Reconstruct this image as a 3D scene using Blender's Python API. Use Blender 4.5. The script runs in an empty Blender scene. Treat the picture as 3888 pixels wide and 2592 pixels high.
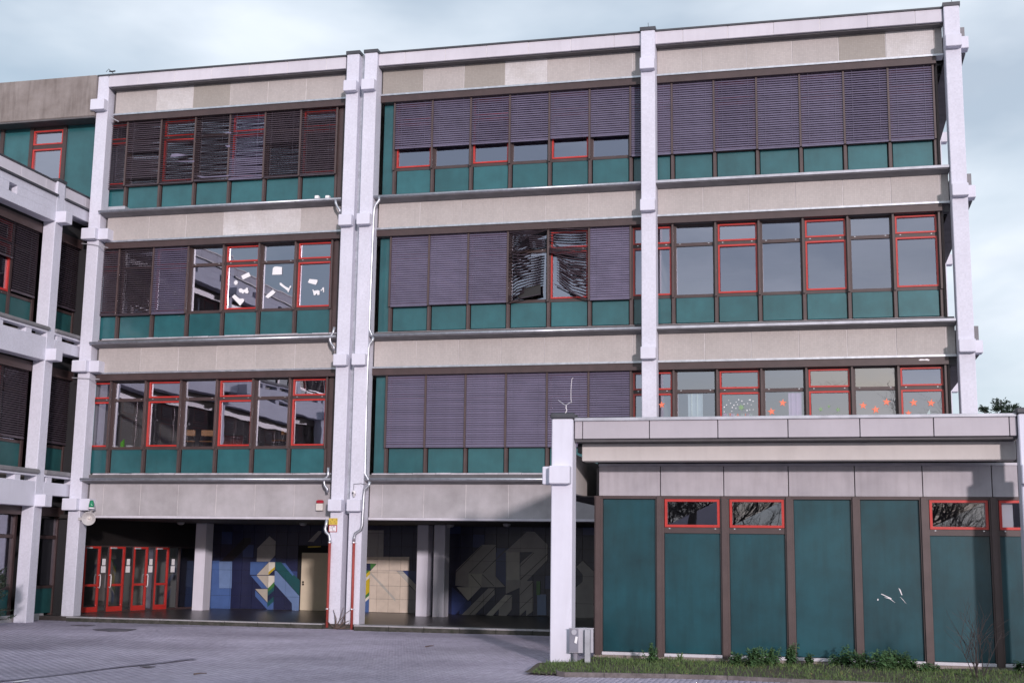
import bpy, math, random
import numpy as np
from mathutils import Matrix, Vector
random.seed(7)

# ------------------------------------------------------------------ camera, sky, sun, exposure
# "u" units below: measured photo units; K turns them into metres (camera height 2.1 m)
K = 7.0 / 6.0
EYE = 1.8
F, PITCH, ROLL, YAW = 4844.7, 0.165051, 0.013948, -0.2352525
CX, CY = 1944.0, 1296.0
cp, sp, cr, sr = math.cos(PITCH), math.sin(PITCH), math.cos(ROLL), math.sin(ROLL)
fw = np.array([math.sin(YAW) * cp, math.cos(YAW) * cp, sp])
rt0 = np.array([math.cos(YAW), -math.sin(YAW), 0.0])
up0 = np.cross(rt0, fw)
rt, up = rt0 * cr + up0 * sr, up0 * cr - rt0 * sr
CAM = np.array([0, 0, EYE])

sc = bpy.context.scene
col = sc.collection
cd = bpy.data.cameras.new('camera')
cam = bpy.data.objects.new('camera', cd)
col.objects.link(cam)
m = Matrix.Identity(4)
for r in range(3):
    m[r][0], m[r][1], m[r][2] = rt[r], up[r], -fw[r]
    m[r][3] = CAM[r] * K
cam.matrix_world = m
cd.sensor_width = 36.0
cd.lens = 36.0 * F / 3888.0
cd.clip_end = 3000
sc.camera = cam

SUN_DIR = Vector((-0.48, 1.0, -0.19)).normalized()      # direction the light travels
SUN_EL = math.asin(-SUN_DIR.z)
w = bpy.data.worlds.new('World')
sc.world = w
w.use_nodes = True
nt = w.node_tree
nt.nodes.clear()
N = nt.nodes.new
L = nt.links.new
out = N('ShaderNodeOutputWorld')
bg = N('ShaderNodeBackground')
bg.inputs['Strength'].default_value = 0.15
sky = N('ShaderNodeTexSky')
sky.sky_type = 'NISHITA'
sky.sun_disc = False
sky.sun_elevation = SUN_EL
sky.sun_rotation = math.atan2(-SUN_DIR.x, -SUN_DIR.y)
sky.air_density = 1.0
sky.dust_density = 1.0
tc = N('ShaderNodeTexCoord')
mp = N('ShaderNodeMapping')
mp.inputs['Scale'].default_value = (1.0, 1.0, 2.4)
mp.inputs['Location'].default_value = (5.2, 2.0, 0.7)
n1 = N('ShaderNodeTexNoise')
n1.inputs['Scale'].default_value = 1.9
n1.inputs['Detail'].default_value = 7.0
n1.inputs['Roughness'].default_value = 0.5
n1.inputs['Distortion'].default_value = 0.5
ramp = N('ShaderNodeValToRGB')
ramp.color_ramp.elements[0].position = 0.34
ramp.color_ramp.elements[1].position = 0.62
n2 = N('ShaderNodeTexNoise')
n2.inputs['Scale'].default_value = 3.2
n2.inputs['Detail'].default_value = 5.0
cramp = N('ShaderNodeValToRGB')
cramp.color_ramp.elements[0].position = 0.36
cramp.color_ramp.elements[0].color = (2.75, 3.2, 3.85, 1)
cramp.color_ramp.elements[1].position = 0.62
cramp.color_ramp.elements[1].color = (5.6, 5.9, 6.35, 1)
mixb = N('ShaderNodeMixRGB')
mixb.blend_type = 'MIX'
mixb.inputs['Fac'].default_value = 0.7
mixb.inputs['Color2'].default_value = (2.7, 3.35, 4.0, 1)     # thin high cloud veil over the blue
mix = N('ShaderNodeMixRGB')
L(tc.outputs['Generated'], mp.inputs['Vector'])
L(mp.outputs[0], n1.inputs['Vector'])
L(mp.outputs[0], n2.inputs['Vector'])
L(n1.outputs[0], ramp.inputs[0])
L(n2.outputs[0], cramp.inputs[0])
L(sky.outputs[0], mixb.inputs['Color1'])
L(ramp.outputs[0], mix.inputs['Fac'])
L(mixb.outputs[0], mix.inputs['Color1'])
L(cramp.outputs[0], mix.inputs['Color2'])
L(mix.outputs[0], bg.inputs['Color'])
L(bg.outputs[0], out.inputs['Surface'])

sd = bpy.data.lights.new('sun', 'SUN')
sd.energy = 2.1
sd.angle = math.radians(2.4)
sd.color = (1.0, 0.875, 0.90)
sun = bpy.data.objects.new('sun', sd)
col.objects.link(sun)
sun.rotation_euler = SUN_DIR.to_track_quat('-Z', 'Y').to_euler()
sun.location = (30, -40, 30)

sc.view_settings.view_transform = 'Standard'
sc.view_settings.look = 'None'
sc.view_settings.gamma = 1.0
sc.view_settings.exposure = 0.33
sc.render.resolution_x, sc.render.resolution_y = 1024, 682

# ------------------------------------------------------------------ pixel -> place (distance comes from the named plane)
def ray(x, y):
    return fw + rt * (x - CX) / F - up * (y - CY) / F
def onY(x, y, Y):
    d = ray(x, y); return CAM + d * (Y / d[1])
def onZ(x, y, Z):
    d = ray(x, y); return CAM + d * ((Z - EYE) / d[2])
def onX(x, y, X):
    d = ray(x, y); return CAM + d * (X / d[0])
class Zoom:                                # coordinates read off an enlarged crop of the photo
    def __init__(s, ox, oy, sc): s.o = (ox, oy); s.s = sc
    def p(s, a, b): return s.o[0] + a / s.s, s.o[1] + b / s.s
    def Y(s, a, b, Y): return onY(*s.p(a, b), Y)
    def Z(s, a, b, Z): return onZ(*s.p(a, b), Z)
    def X(s, a, b, X): return onX(*s.p(a, b), X)
z1, z2, z3, z4 = Zoom(0, 200, 2.24), Zoom(0, 800, 2.24), Zoom(0, 1400, 2.24), Zoom(0, 1850, 2.113)
z5, z6, z7, z8 = Zoom(700, 150, 2.24), Zoom(700, 750, 2.24), Zoom(700, 1350, 2.24), Zoom(700, 1892, 2.24)
B1, B2, B3, B4 = Zoom(1350, 150, 1.96), Zoom(1350, 750, 1.96), Zoom(1350, 1350, 1.96), Zoom(1350, 1892, 1.96)
C5, C6 = Zoom(2400, 0, 1.5806), Zoom(2400, 750, 1.5806)
D7, E8 = Zoom(2050, 1500, 1.2797), Zoom(2050, 1892, 1.2797)

# ------------------------------------------------------------------ materials
MATS = {}
def mat(name, rgb, rough=0.6, var=0.12, scale=3.0, bump=0.0, bscale=40.0, metal=0.0, coat=0.0, tile=None,
        streak=0.0, rgb2=None, rnd=0.0, spec=0.5, mortar=0.75, tbump=0.25):
    m = bpy.data.materials.new(name)
    m.use_nodes = True
    nt = m.node_tree
    nd = nt.nodes
    b = nd['Principled BSDF']
    b.inputs['Roughness'].default_value = rough
    b.inputs['Metallic'].default_value = metal
    b.inputs['Specular IOR Level'].default_value = spec
    if coat:
        b.inputs['Coat Weight'].default_value = coat
        b.inputs['Coat Roughness'].default_value = 0.12
    tc = nd.new('ShaderNodeTexCoord')
    lk = nt.links.new
    no = nd.new('ShaderNodeTexNoise')
    no.inputs['Scale'].default_value = scale
    no.inputs['Detail'].default_value = 6
    no.inputs['Roughness'].default_value = 0.62
    lk(tc.outputs['Object'], no.inputs['Vector'])
    rp = nd.new('ShaderNodeValToRGB')
    e = rp.color_ramp.elements
    e[0].position, e[1].position = 0.3, 0.7
    c2 = rgb2 if rgb2 else tuple(min(1, c * (1 + var)) for c in rgb)
    c1 = rgb if rgb2 else tuple(c * (1 - var) for c in rgb)
    e[0].color, e[1].color = (*c1, 1), (*c2, 1)
    lk(no.outputs[0], rp.inputs[0])
    cur = rp.outputs[0]
    def mult(cur, fac_socket, dark, amount):
        mx = nd.new('ShaderNodeMixRGB'); mx.blend_type = 'MULTIPLY'
        mx.inputs['Color2'].default_value = (*dark, 1)
        if fac_socket is not None:
            sc_ = nd.new('ShaderNodeMath'); sc_.operation = 'MULTIPLY'; sc_.inputs[1].default_value = amount
            lk(fac_socket, sc_.inputs[0]); lk(sc_.outputs[0], mx.inputs['Fac'])
        else: mx.inputs['Fac'].default_value = amount
        lk(cur, mx.inputs['Color1'])
        return mx.outputs[0]
    if streak:
        mpn = nd.new('ShaderNodeMapping'); mpn.inputs['Scale'].default_value = (5.5, 5.5, 0.55)
        ns = nd.new('ShaderNodeTexNoise'); ns.inputs['Scale'].default_value = 1.6; ns.inputs['Detail'].default_value = 5
        lk(tc.outputs['Object'], mpn.inputs[0]); lk(mpn.outputs[0], ns.inputs['Vector'])
        r2 = nd.new('ShaderNodeValToRGB'); r2.color_ramp.elements[0].position = 0.45; r2.color_ramp.elements[1].position = 0.72
        lk(ns.outputs[0], r2.inputs[0])
        cur = mult(cur, r2.outputs[0], (0.45, 0.42, 0.4), streak)
    bumps = []
    if tile:
        sx = nd.new('ShaderNodeSeparateXYZ'); lk(tc.outputs['Object'], sx.inputs[0])
        ad = nd.new('ShaderNodeMath'); ad.operation = 'ADD'; lk(sx.outputs[0], ad.inputs[0]); lk(sx.outputs[1], ad.inputs[1])
        cb = nd.new('ShaderNodeCombineXYZ'); lk(ad.outputs[0], cb.inputs[0]); lk(sx.outputs[2], cb.inputs[1])
        br = nd.new('ShaderNodeTexBrick'); br.offset = 0.0; br.squash = 1.0
        br.inputs['Scale'].default_value = 1.0
        br.inputs['Brick Width'].default_value = tile; br.inputs['Row Height'].default_value = tile
        br.inputs['Mortar Size'].default_value = tile * 0.07
        br.inputs['Mortar Smooth'].default_value = 0.2
        br.inputs['Color1'].default_value = (1, 1, 1, 1); br.inputs['Color2'].default_value = (0.9, 0.9, 0.9, 1)
        br.inputs['Mortar'].default_value = (mortar, mortar, mortar, 1)
        lk(cb.outputs[0], br.inputs['Vector'])
        mx = nd.new('ShaderNodeMixRGB'); mx.blend_type = 'MULTIPLY'; mx.inputs['Fac'].default_value = 1
        lk(cur, mx.inputs['Color1']); lk(br.outputs['Color'], mx.inputs['Color2']); cur = mx.outputs[0]
        inv = nd.new('ShaderNodeMath'); inv.operation = 'SUBTRACT'; inv.inputs[0].default_value = 1.0; lk(br.outputs['Fac'], inv.inputs[1])
        bumps.append((inv.outputs[0], tbump, 0.003))
    if rnd:
        oi = nd.new('ShaderNodeObjectInfo')
        mr = nd.new('ShaderNodeMapRange'); mr.inputs['To Min'].default_value = 1 - rnd; mr.inputs['To Max'].default_value = 1 + rnd * 0.6
        lk(oi.outputs['Random'], mr.inputs[0])
        mx = nd.new('ShaderNodeMixRGB'); mx.blend_type = 'MULTIPLY'; mx.inputs['Fac'].default_value = 1
        lk(cur, mx.inputs['Color1']); lk(mr.outputs[0], mx.inputs['Color2']); cur = mx.outputs[0]
    lk(cur, b.inputs['Base Color'])
    if bump:
        nb = nd.new('ShaderNodeTexNoise'); nb.inputs['Scale'].default_value = bscale; nb.inputs['Detail'].default_value = 4
        lk(tc.outputs['Object'], nb.inputs['Vector'])
        bumps.append((nb.outputs[0], bump, 0.01))
    prev = None
    for s, st, dist in bumps:
        bn = nd.new('ShaderNodeBump'); bn.inputs['Strength'].default_value = st; bn.inputs['Distance'].default_value = dist
        lk(s, bn.inputs['Height'])
        if prev: lk(prev, bn.inputs['Normal'])
        prev = bn.outputs[0]
    if prev: lk(prev, b.inputs['Normal'])
    MATS[name] = m
    return m

def glass_mat(name, f0, tint):
    m = bpy.data.materials.new(name); m.use_nodes = True
    nt = m.node_tree; nd = nt.nodes; nd.clear(); lk = nt.links.new
    o = nd.new('ShaderNodeOutputMaterial'); mx = nd.new('ShaderNodeMixShader')
    tr = nd.new('ShaderNodeBsdfTransparent'); tr.inputs[0].default_value = (*tint, 1)
    gl = nd.new('ShaderNodeBsdfGlossy'); gl.inputs['Roughness'].default_value = 0.0; gl.inputs['Color'].default_value = (0.84, 0.85, 1, 1)
    lw = nd.new('ShaderNodeLayerWeight'); lw.inputs[0].default_value = 0.5
    pw = nd.new('ShaderNodeMath'); pw.operation = 'POWER'; pw.inputs[1].default_value = 5
    ml = nd.new('ShaderNodeMath'); ml.operation = 'MULTIPLY_ADD'; ml.inputs[1].default_value = 1 - f0; ml.inputs[2].default_value = f0
    tc = nd.new('ShaderNodeTexCoord'); nz = nd.new('ShaderNodeTexNoise'); nz.inputs['Scale'].default_value = 0.9
    bn = nd.new('ShaderNodeBump'); bn.inputs['Strength'].default_value = 0.05; bn.inputs['Distance'].default_value = 0.05
    lk(tc.outputs['Object'], nz.inputs['Vector']); lk(nz.outputs[0], bn.inputs['Height']); lk(bn.outputs[0], gl.inputs['Normal'])
    lk(lw.outputs['Facing'], pw.inputs[0]); lk(pw.outputs[0], ml.inputs[0]); lk(ml.outputs[0], mx.inputs[0])
    lk(tr.outputs[0], mx.inputs[1]); lk(gl.outputs[0], mx.inputs[2]); lk(mx.outputs[0], o.inputs[0])
    MATS[name] = m

mat('white_render', (0.685, 0.685, 0.77), 0.7, 0.05, 1.0, 0.04, 60, tile=0.05, mortar=0.95, tbump=0.08, streak=0.05)
mat('white_plain', (0.685, 0.685, 0.77), 0.75, 0.05, 1.0, 0.05, 70, streak=0.08)
mat('beige_mosaic', (0.49, 0.452, 0.43), 0.6, 0.06, 1.2, 0.08, 60, tile=0.05, mortar=0.84, rnd=0.06, streak=0.08)
mat('patched_mosaic', (0.56, 0.53, 0.51), 0.7, 0.3, 2.0, 0.2, 40, tile=0.05, mortar=0.8, rgb2=(0.68, 0.66, 0.66))
mat('grey_mosaic', (0.35, 0.32, 0.285), 0.6, 0.06, 1.2, 0.08, 60, tile=0.05, mortar=0.84, rnd=0.05)
mat('roof_band', (0.62, 0.595, 0.645), 0.7, 0.07, 0.8, 0.1, 50, rnd=0.04, streak=0.08)
mat('coping', (0.055, 0.058, 0.068), 0.5, 0.2, 4)
mat('soffit', (0.11, 0.105, 0.11), 0.8, 0.2, 3)
mat('brown_metal', (0.066, 0.042, 0.041), 0.42, 0.16, 3, 0.05, 30)
mat('brown_rail', (0.085, 0.058, 0.056), 0.38, 0.14, 3)
mat('green_enamel', (0.023, 0.115, 0.128), 0.3, 0.22, 1.3, 0.03, 3, coat=0.45, rnd=0.14, streak=0.12)
mat('green_board', (0.007, 0.060, 0.076), 0.34, 0.28, 1.2, 0.07, 1.6, coat=0.45, rnd=0.14, streak=0.30, spec=0.35)
mat('green_dull', (0.018, 0.09, 0.092), 0.55, 0.18, 1.3)
mat('grout', (0.66, 0.64, 0.64), 0.9, 0.15, 6)
mat('red_paint', (0.50, 0.032, 0.025), 0.35, 0.12, 3, coat=0.3)
mat('slat', (0.165, 0.145, 0.215), 0.33, 0.12, 2, coat=0.1, rnd=0.1)
mat('slat_dark', (0.075, 0.058, 0.072), 0.36, 0.12, 3)  # darker copy of slat; puts the shade of open, tilted slats into the colour
mat('galvanised', (0.52, 0.54, 0.58), 0.38, 0.2, 6, metal=0.75)
mat('zinc', (0.44, 0.45, 0.49), 0.5, 0.2, 3, metal=0.3)
mat('sill_tile', (0.50, 0.48, 0.52), 0.75, 0.25, 3, 0.2, 30, rnd=0.1)
mat('ledge', (0.22, 0.215, 0.225), 0.8, 0.2, 2, 0.1, 30)
mat('concrete_panel', (0.34, 0.325, 0.33), 0.85, 0.2, 1.1, 0.25, 45, rgb2=(0.50, 0.48, 0.495), rnd=0.05, streak=0.08)
mat('annex_panel', (0.38, 0.36, 0.385), 0.8, 0.12, 1.3, 0.15, 60, rgb2=(0.50, 0.475, 0.50), rnd=0.05, streak=0.2)
mat('annex_fascia', (0.45, 0.42, 0.45), 0.7, 0.06, 1.0, 0.1, 50, rnd=0.03, streak=0.06)
mat('annex_beam', (0.56, 0.525, 0.50), 0.8, 0.06, 1.5, 0.12, 40, streak=0.08)
mat('weathered_concrete', (0.20, 0.17, 0.155), 0.9, 0.25, 1.4, 0.35, 30, rgb2=(0.31, 0.275, 0.26), streak=0.4)
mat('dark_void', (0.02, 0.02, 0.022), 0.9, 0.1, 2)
mat('interior_wall', (0.38, 0.37, 0.35), 0.9, 0.08, 1)
mat('interior_floor', (0.16, 0.14, 0.12), 0.6, 0.1, 1)
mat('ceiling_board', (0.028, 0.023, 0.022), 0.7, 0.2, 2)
mat('terrazzo', (0.055, 0.047, 0.045), 0.32, 0.3, 2.5, 0.02, 20)
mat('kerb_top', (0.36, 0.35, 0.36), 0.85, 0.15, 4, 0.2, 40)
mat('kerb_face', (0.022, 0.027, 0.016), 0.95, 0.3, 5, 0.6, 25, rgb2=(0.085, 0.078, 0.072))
mat('bed_kerb', (0.10, 0.085, 0.085), 0.95, 0.3, 8, 0.6, 30, rgb2=(0.20, 0.175, 0.175))
mat('paver', (0.37, 0.335, 0.425), 0.85, 0.14, 0.5, 0.2, 70, rgb2=(0.48, 0.44, 0.54))
mat('tar', (0.20, 0.18, 0.235), 0.85, 0.2, 4)
mat('paver_bed', (0.24, 0.22, 0.275), 0.95, 0.2, 3)
mat('manhole', (0.14, 0.13, 0.155), 0.7, 0.2, 10, 0.3, 30)
mat('soil', (0.05, 0.042, 0.032), 0.95, 0.35, 4, 0.8, 18, rgb2=(0.10, 0.085, 0.06))
mat('grass', (0.045, 0.10, 0.025), 0.7, 0.4, 5, rgb2=(0.13, 0.18, 0.055))
mat('nettle', (0.045, 0.115, 0.045), 0.6, 0.4, 3, rgb2=(0.10, 0.18, 0.07), rnd=0.3)
mat('conifer', (0.018, 0.036, 0.022), 0.7, 0.4, 2, rgb2=(0.035, 0.06, 0.035))
mat('dry_leaf', (0.30, 0.24, 0.10), 0.8, 0.3, 3)
mat('bark', (0.075, 0.058, 0.055), 0.9, 0.3, 6, 0.5, 20)
mat('twig', (0.13, 0.09, 0.075), 0.9, 0.25, 6)
mat('rough_plinth', (0.20, 0.165, 0.145), 0.95, 0.3, 14, 0.8, 30, rgb2=(0.31, 0.27, 0.25))
mat('white_sill', (0.58, 0.56, 0.60), 0.6, 0.1, 3)
mat('paper', (0.85, 0.85, 0.86), 0.8, 0.02, 3)
mat('paper_orange', (0.90, 0.25, 0.15), 0.8, 0.06, 3)
mat('paper_green', (0.24, 0.38, 0.20), 0.8, 0.1, 3)
mat('paper_pale', (0.45, 0.55, 0.55), 0.8, 0.1, 3)
mat('paper_pink', (0.55, 0.40, 0.60), 0.8, 0.1, 3)
mat('ink', (0.03, 0.03, 0.04), 0.8, 0.1, 3)
mat('sign_yellow', (0.62, 0.45, 0.06), 0.5, 0.1, 8)
mat('sign_red', (0.42, 0.06, 0.07), 0.5, 0.1, 8)
mat('sign_white', (0.80, 0.77, 0.78), 0.5, 0.04, 8)
mat('grey_cabinet', (0.25, 0.25, 0.30), 0.55, 0.1, 3)
mat('grey_cabinet_light', (0.43, 0.43, 0.48), 0.5, 0.08, 3)
mat('plastic_white', (0.66, 0.62, 0.57), 0.5, 0.06, 4)
mat('beacon_green', (0.01, 0.22, 0.10), 0.25, 0.1, 4, coat=0.5)
mat('beacon_red', (0.40, 0.012, 0.03), 0.3, 0.1, 4, coat=0.5)
mat('pipe_red', (0.33, 0.055, 0.045), 0.6, 0.18, 6)
mat('horn', (0.50, 0.48, 0.47), 0.5, 0.1, 4)
mat('lamp_glass', (0.35, 0.35, 0.36), 0.3, 0.05, 4)
mat('chrome', (0.75, 0.76, 0.8), 0.25, 0.05, 4, metal=0.5)
mat('rod', (0.55, 0.55, 0.58), 0.4, 0.1, 4, metal=0.4)
mat('wood_orange', (0.55, 0.26, 0.09), 0.5, 0.2, 4)
mat('dark_metal', (0.03, 0.03, 0.035), 0.4, 0.1, 4)
mat('folder_green', (0.16, 0.62, 0.02), 0.5, 0.05, 4)
mat('board_red', (0.24, 0.04, 0.02), 0.6, 0.15, 4)
mat('board_dark', (0.012, 0.03, 0.025), 0.5, 0.1, 4)
mat('door_cream', (0.62, 0.54, 0.40), 0.6, 0.04, 3)
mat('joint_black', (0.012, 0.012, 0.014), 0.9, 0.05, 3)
mat('plastic_black', (0.015, 0.013, 0.013), 0.4, 0.05, 3)
for nm, c in dict(navy=(0.012, 0.016, 0.055), black=(0.012, 0.011, 0.016), blue=(0.06, 0.12, 0.30), lightblue=(0.14, 0.22, 0.40),
                  teal=(0.01, 0.075, 0.085), grey_and_shaded=(0.30, 0.29, 0.285), beigetile=(0.42, 0.385, 0.325), whitetile=(0.66, 0.63, 0.55),
                  yellow=(0.56, 0.42, 0.015), greentile=(0.05, 0.18, 0.04), cream=(0.60, 0.52, 0.43), palegrey=(0.42, 0.41, 0.37),
                  deepblue=(0.03, 0.05, 0.16), joint=(0.03, 0.03, 0.035)).items():
    mat('mural_' + nm, c, 0.35, 0.12, 2.5, coat=0.15, rnd=0.06)
glass_mat('glass', 0.36, (0.80, 0.82, 0.84))
glass_mat('glass_annex', 0.2, (0.7, 0.72, 0.75))
glass_mat('glass_dark', 0.13, (0.5, 0.52, 0.52))

# ------------------------------------------------------------------ mesh helpers (input in u, output in metres)
class MB:
    def __init__(s): s.v = []; s.f = []
    def quad(s, *p):
        n = len(s.v); s.v += [tuple(q) for q in p]; s.f.append(tuple(range(n, n + len(p)))); return s
    def box(s, x0, x1, y0, y1, z0, z1):
        n = len(s.v)
        s.v += [(x0, y0, z0), (x1, y0, z0), (x1, y1, z0), (x0, y1, z0), (x0, y0, z1), (x1, y0, z1), (x1, y1, z1), (x0, y1, z1)]
        s.f += [tuple(n + i for i in q) for q in ((0, 3, 2, 1), (4, 5, 6, 7), (0, 1, 5, 4), (1, 2, 6, 5), (2, 3, 7, 6), (3, 0, 4, 7))]
        return s
    def cbox(s, x0, x1, y0, y1, z0, z1, c=0.012):       # box with chamfered edges all round
        n = len(s.v)
        def ring(i, z): return [(x0 + c + i, y0 + i, z), (x1 - c - i, y0 + i, z), (x1 - i, y0 + c + i, z), (x1 - i, y1 - c - i, z),
                                (x1 - c - i, y1 - i, z), (x0 + c + i, y1 - i, z), (x0 + i, y1 - c - i, z), (x0 + i, y0 + c + i, z)]
        s.v += ring(c, z0) + ring(0, z0 + c) + ring(0, z1 - c) + ring(c, z1)
        for k in range(3):
            for i in range(8):
                a, b = n + k * 8 + i, n + k * 8 + (i + 1) % 8
                s.f.append((a, b, b + 8, a + 8))
        s.f.append(tuple(n + i for i in range(7, -1, -1))); s.f.append(tuple(n + 24 + i for i in range(8)))
        return s
    def prism(s, pts, d):                                 # polygon pts (3D) extruded by vector d
        n = len(s.v); k = len(pts)
        s.v += [tuple(p) for p in pts] + [(p[0] + d[0], p[1] + d[1], p[2] + d[2]) for p in pts]
        s.f.append(tuple(range(n, n + k))); s.f.append(tuple(range(n + 2 * k - 1, n + k - 1, -1)))
        for i in range(k):
            j = (i + 1) % k
            s.f.append((n + i, n + k + i, n + k + j, n + j))
        return s
    def ring(s, x0, x1, z0, z1, wd, y0, y1):              # rectangular frame standing in XZ
        s.box(x0, x1, y0, y1, z0, z0 + wd); s.box(x0, x1, y0, y1, z1 - wd, z1)
        s.box(x0, x0 + wd, y0, y1, z0 + wd, z1 - wd); s.box(x1 - wd, x1, y0, y1, z0 + wd, z1 - wd)
        return s
    def tube(s, path, r, sides=8, taper=None):
        path = [Vector(p) for p in path]; n0 = len(s.v)
        prev = None
        for i, p in enumerate(path):
            t = (path[min(i + 1, len(path) - 1)] - path[max(i - 1, 0)]).normalized()
            if prev is None: a = t.orthogonal().normalized()
            else:
                a = (prev - t * prev.dot(t))
                a = a.normalized() if a.length > 1e-6 else t.orthogonal().normalized()
            prev = a; b = t.cross(a)
            rr = r if taper is None else r + (taper - r) * i / (len(path) - 1)
            for k in range(sides):
                an = 2 * math.pi * k / sides
                s.v.append(tuple(p + (a * math.cos(an) + b * math.sin(an)) * rr))
        for i in range(len(path) - 1):
            for k in range(sides):
                q = n0 + i * sides
                s.f.append((q + k, q + (k + 1) % sides, q + sides + (k + 1) % sides, q + sides + k))
        s.f.append(tuple(n0 + k for k in range(sides - 1, -1, -1)))
        s.f.append(tuple(n0 + (len(path) - 1) * sides + k for k in range(sides)))
        return s
    def lathe(s, c, prof, axis=(0, 0, 1), n=14):          # profile [(r, h)] about axis through c
        ax = Vector(axis).normalized(); a = ax.orthogonal().normalized(); b = ax.cross(a); c = Vector(c); n0 = len(s.v)
        for r, h in prof:
            for k in range(n):
                an = 2 * math.pi * k / n
                s.v.append(tuple(c + ax * h + (a * math.cos(an) + b * math.sin(an)) * max(r, 1e-4)))
        for i in range(len(prof) - 1):
            for k in range(n):
                q = n0 + i * n
                s.f.append((q + k, q + (k + 1) % n, q + n + (k + 1) % n, q + n + k))
        s.f.append(tuple(n0 + k for k in range(n - 1, -1, -1)))
        s.f.append(tuple(n0 + (len(prof) - 1) * n + k for k in range(n)))
        return s
    def move(s, d):
        s.v = [(x + d[0], y + d[1], z + d[2]) for x, y, z in s.v]; return s
    def xform(s, M):
        s.v = [tuple(M @ Vector(p)) for p in s.v]; return s

ROOT = {}
def thing(name, label, cat, loc=(0, 0, 0), group=None):
    o = bpy.data.objects.new(name, None)
    col.objects.link(o)
    o.empty_display_size = 0.2
    o.location = (loc[0] * K, loc[1] * K, loc[2] * K)
    o['label'] = label; o['category'] = cat
    if group: o['group'] = group
    ROOT[o] = tuple(loc)
    return o
def mk(name, mb, material, parent=None, smooth=False, label=None, cat=None, group=None, kind=None, loc=None):
    """one mesh object from u coordinates; origin = the root's base (children) or loc / base centre (top-level)"""
    v = np.array(mb.v, dtype=float)
    if parent is not None: base = ROOT[parent]
    elif loc is not None: base = tuple(loc)
    else: base = ((v[:, 0].min() + v[:, 0].max()) / 2, (v[:, 1].min() + v[:, 1].max()) / 2, v[:, 2].min())
    me = bpy.data.meshes.new(name)
    me.from_pydata(((v - np.array(base)) * K).tolist(), [], mb.f)
    me.update()
    me.materials.append(MATS[material])
    if smooth: me.shade_smooth()
    o = bpy.data.objects.new(name, me)
    col.objects.link(o)
    if parent is not None: o.parent = parent
    else: o.location = tuple(c * K for c in base)
    ROOT[o] = base
    if label: o['label'] = label
    if cat: o['category'] = cat
    if group: o['group'] = group
    if kind: o['kind'] = kind
    return o
def recalc(o):
    import bmesh
    bm = bmesh.new(); bm.from_mesh(o.data); bmesh.ops.recalc_face_normals(bm, faces=bm.faces); bm.to_mesh(o.data); bm.free()
    return o

# ================================================================== GROUND
YC = 29.326
def struct(name, mb, m, **kw):
    o = mk(name, mb, m, kind='structure', loc=(0, 0, 0), **kw); return o
pm = MATS['paver'].node_tree
gi = pm.nodes.new('ShaderNodeNewGeometry'); mr_ = pm.nodes.new('ShaderNodeMapRange'); mr_.inputs['To Min'].default_value = .90; mr_.inputs['To Max'].default_value = 1.08
pn = pm.nodes.new('ShaderNodeTexNoise'); pn.inputs['Scale'].default_value = .22; pn.inputs['Detail'].default_value = 7; ptc = pm.nodes.new('ShaderNodeTexCoord')
pr0 = pm.nodes.new('ShaderNodeMapRange'); pr0.inputs['From Min'].default_value = .35; pr0.inputs['From Max'].default_value = .65; pr0.inputs['To Min'].default_value = .66; pr0.inputs['To Max'].default_value = 1.10
pmul = pm.nodes.new('ShaderNodeMath'); pmul.operation = 'MULTIPLY'
pmx = pm.nodes.new('ShaderNodeMixRGB'); pmx.blend_type = 'MULTIPLY'; pmx.inputs['Fac'].default_value = 1
pbs = pm.nodes['Principled BSDF']; src = pbs.inputs['Base Color'].links[0].from_socket
pm.links.new(gi.outputs['Random Per Island'], mr_.inputs[0]); pm.links.new(ptc.outputs['Object'], pn.inputs['Vector']); pm.links.new(pn.outputs[0], pr0.inputs[0])
pm.links.new(mr_.outputs[0], pmul.inputs[0]); pm.links.new(pr0.outputs[0], pmul.inputs[1])
pm.links.new(src, pmx.inputs['Color1']); pm.links.new(pmul.outputs[0], pmx.inputs['Color2']); pm.links.new(pmx.outputs[0], pbs.inputs['Base Color'])
ground = struct('ground', MB().quad((-500, -400, -0.02), (500, -400, -0.02), (500, 600, -0.02), (-500, 600, -0.02)), 'paver_bed')
# the yard: clay pavers 10 x 20 cm, long side away from the camera, joints open between them
rng = np.random.default_rng(3)
pw, pl = 0.1 / K, 0.2 / K
gx0, gx1, gy0, gy1 = -20.4, 4.6, 15.5, 29.4
nx, ny = int((gx1 - gx0) / pw), int((gy1 - gy0) / pl)
ii, jj = np.meshgrid(np.arange(nx), np.arange(ny), indexing='ij')
x0 = gx0 + ii.ravel() * pw
y0 = gy0 + (jj.ravel() + 0.5 * (ii.ravel() % 2)) * pl
h = np.sin(x0 * 0.9 + 1.3) * 0.004 + np.sin(y0 * 0.7 + x0 * 0.35) * 0.006 + rng.normal(0, 0.0006, x0.size)
gp = 0.0012
zt = h - 0.006
tx, ty = rng.normal(0, 0.0003, x0.size), rng.normal(0, 0.0003, x0.size)
keep = ~((x0 > -4.0) & (y0 > 20.86))
x0, y0, zt, tx, ty = x0[keep], y0[keep], zt[keep], tx[keep], ty[keep]
n = x0.size
V = np.zeros((n, 8, 3))
cxs, cys = np.array([gp, pw - gp, pw - gp, gp]), np.array([gp, gp, pl - gp, pl - gp])
bv = 0.0035
bx, by = np.array([bv, -bv, -bv, bv]), np.array([bv, bv, -bv, -bv])
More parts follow.
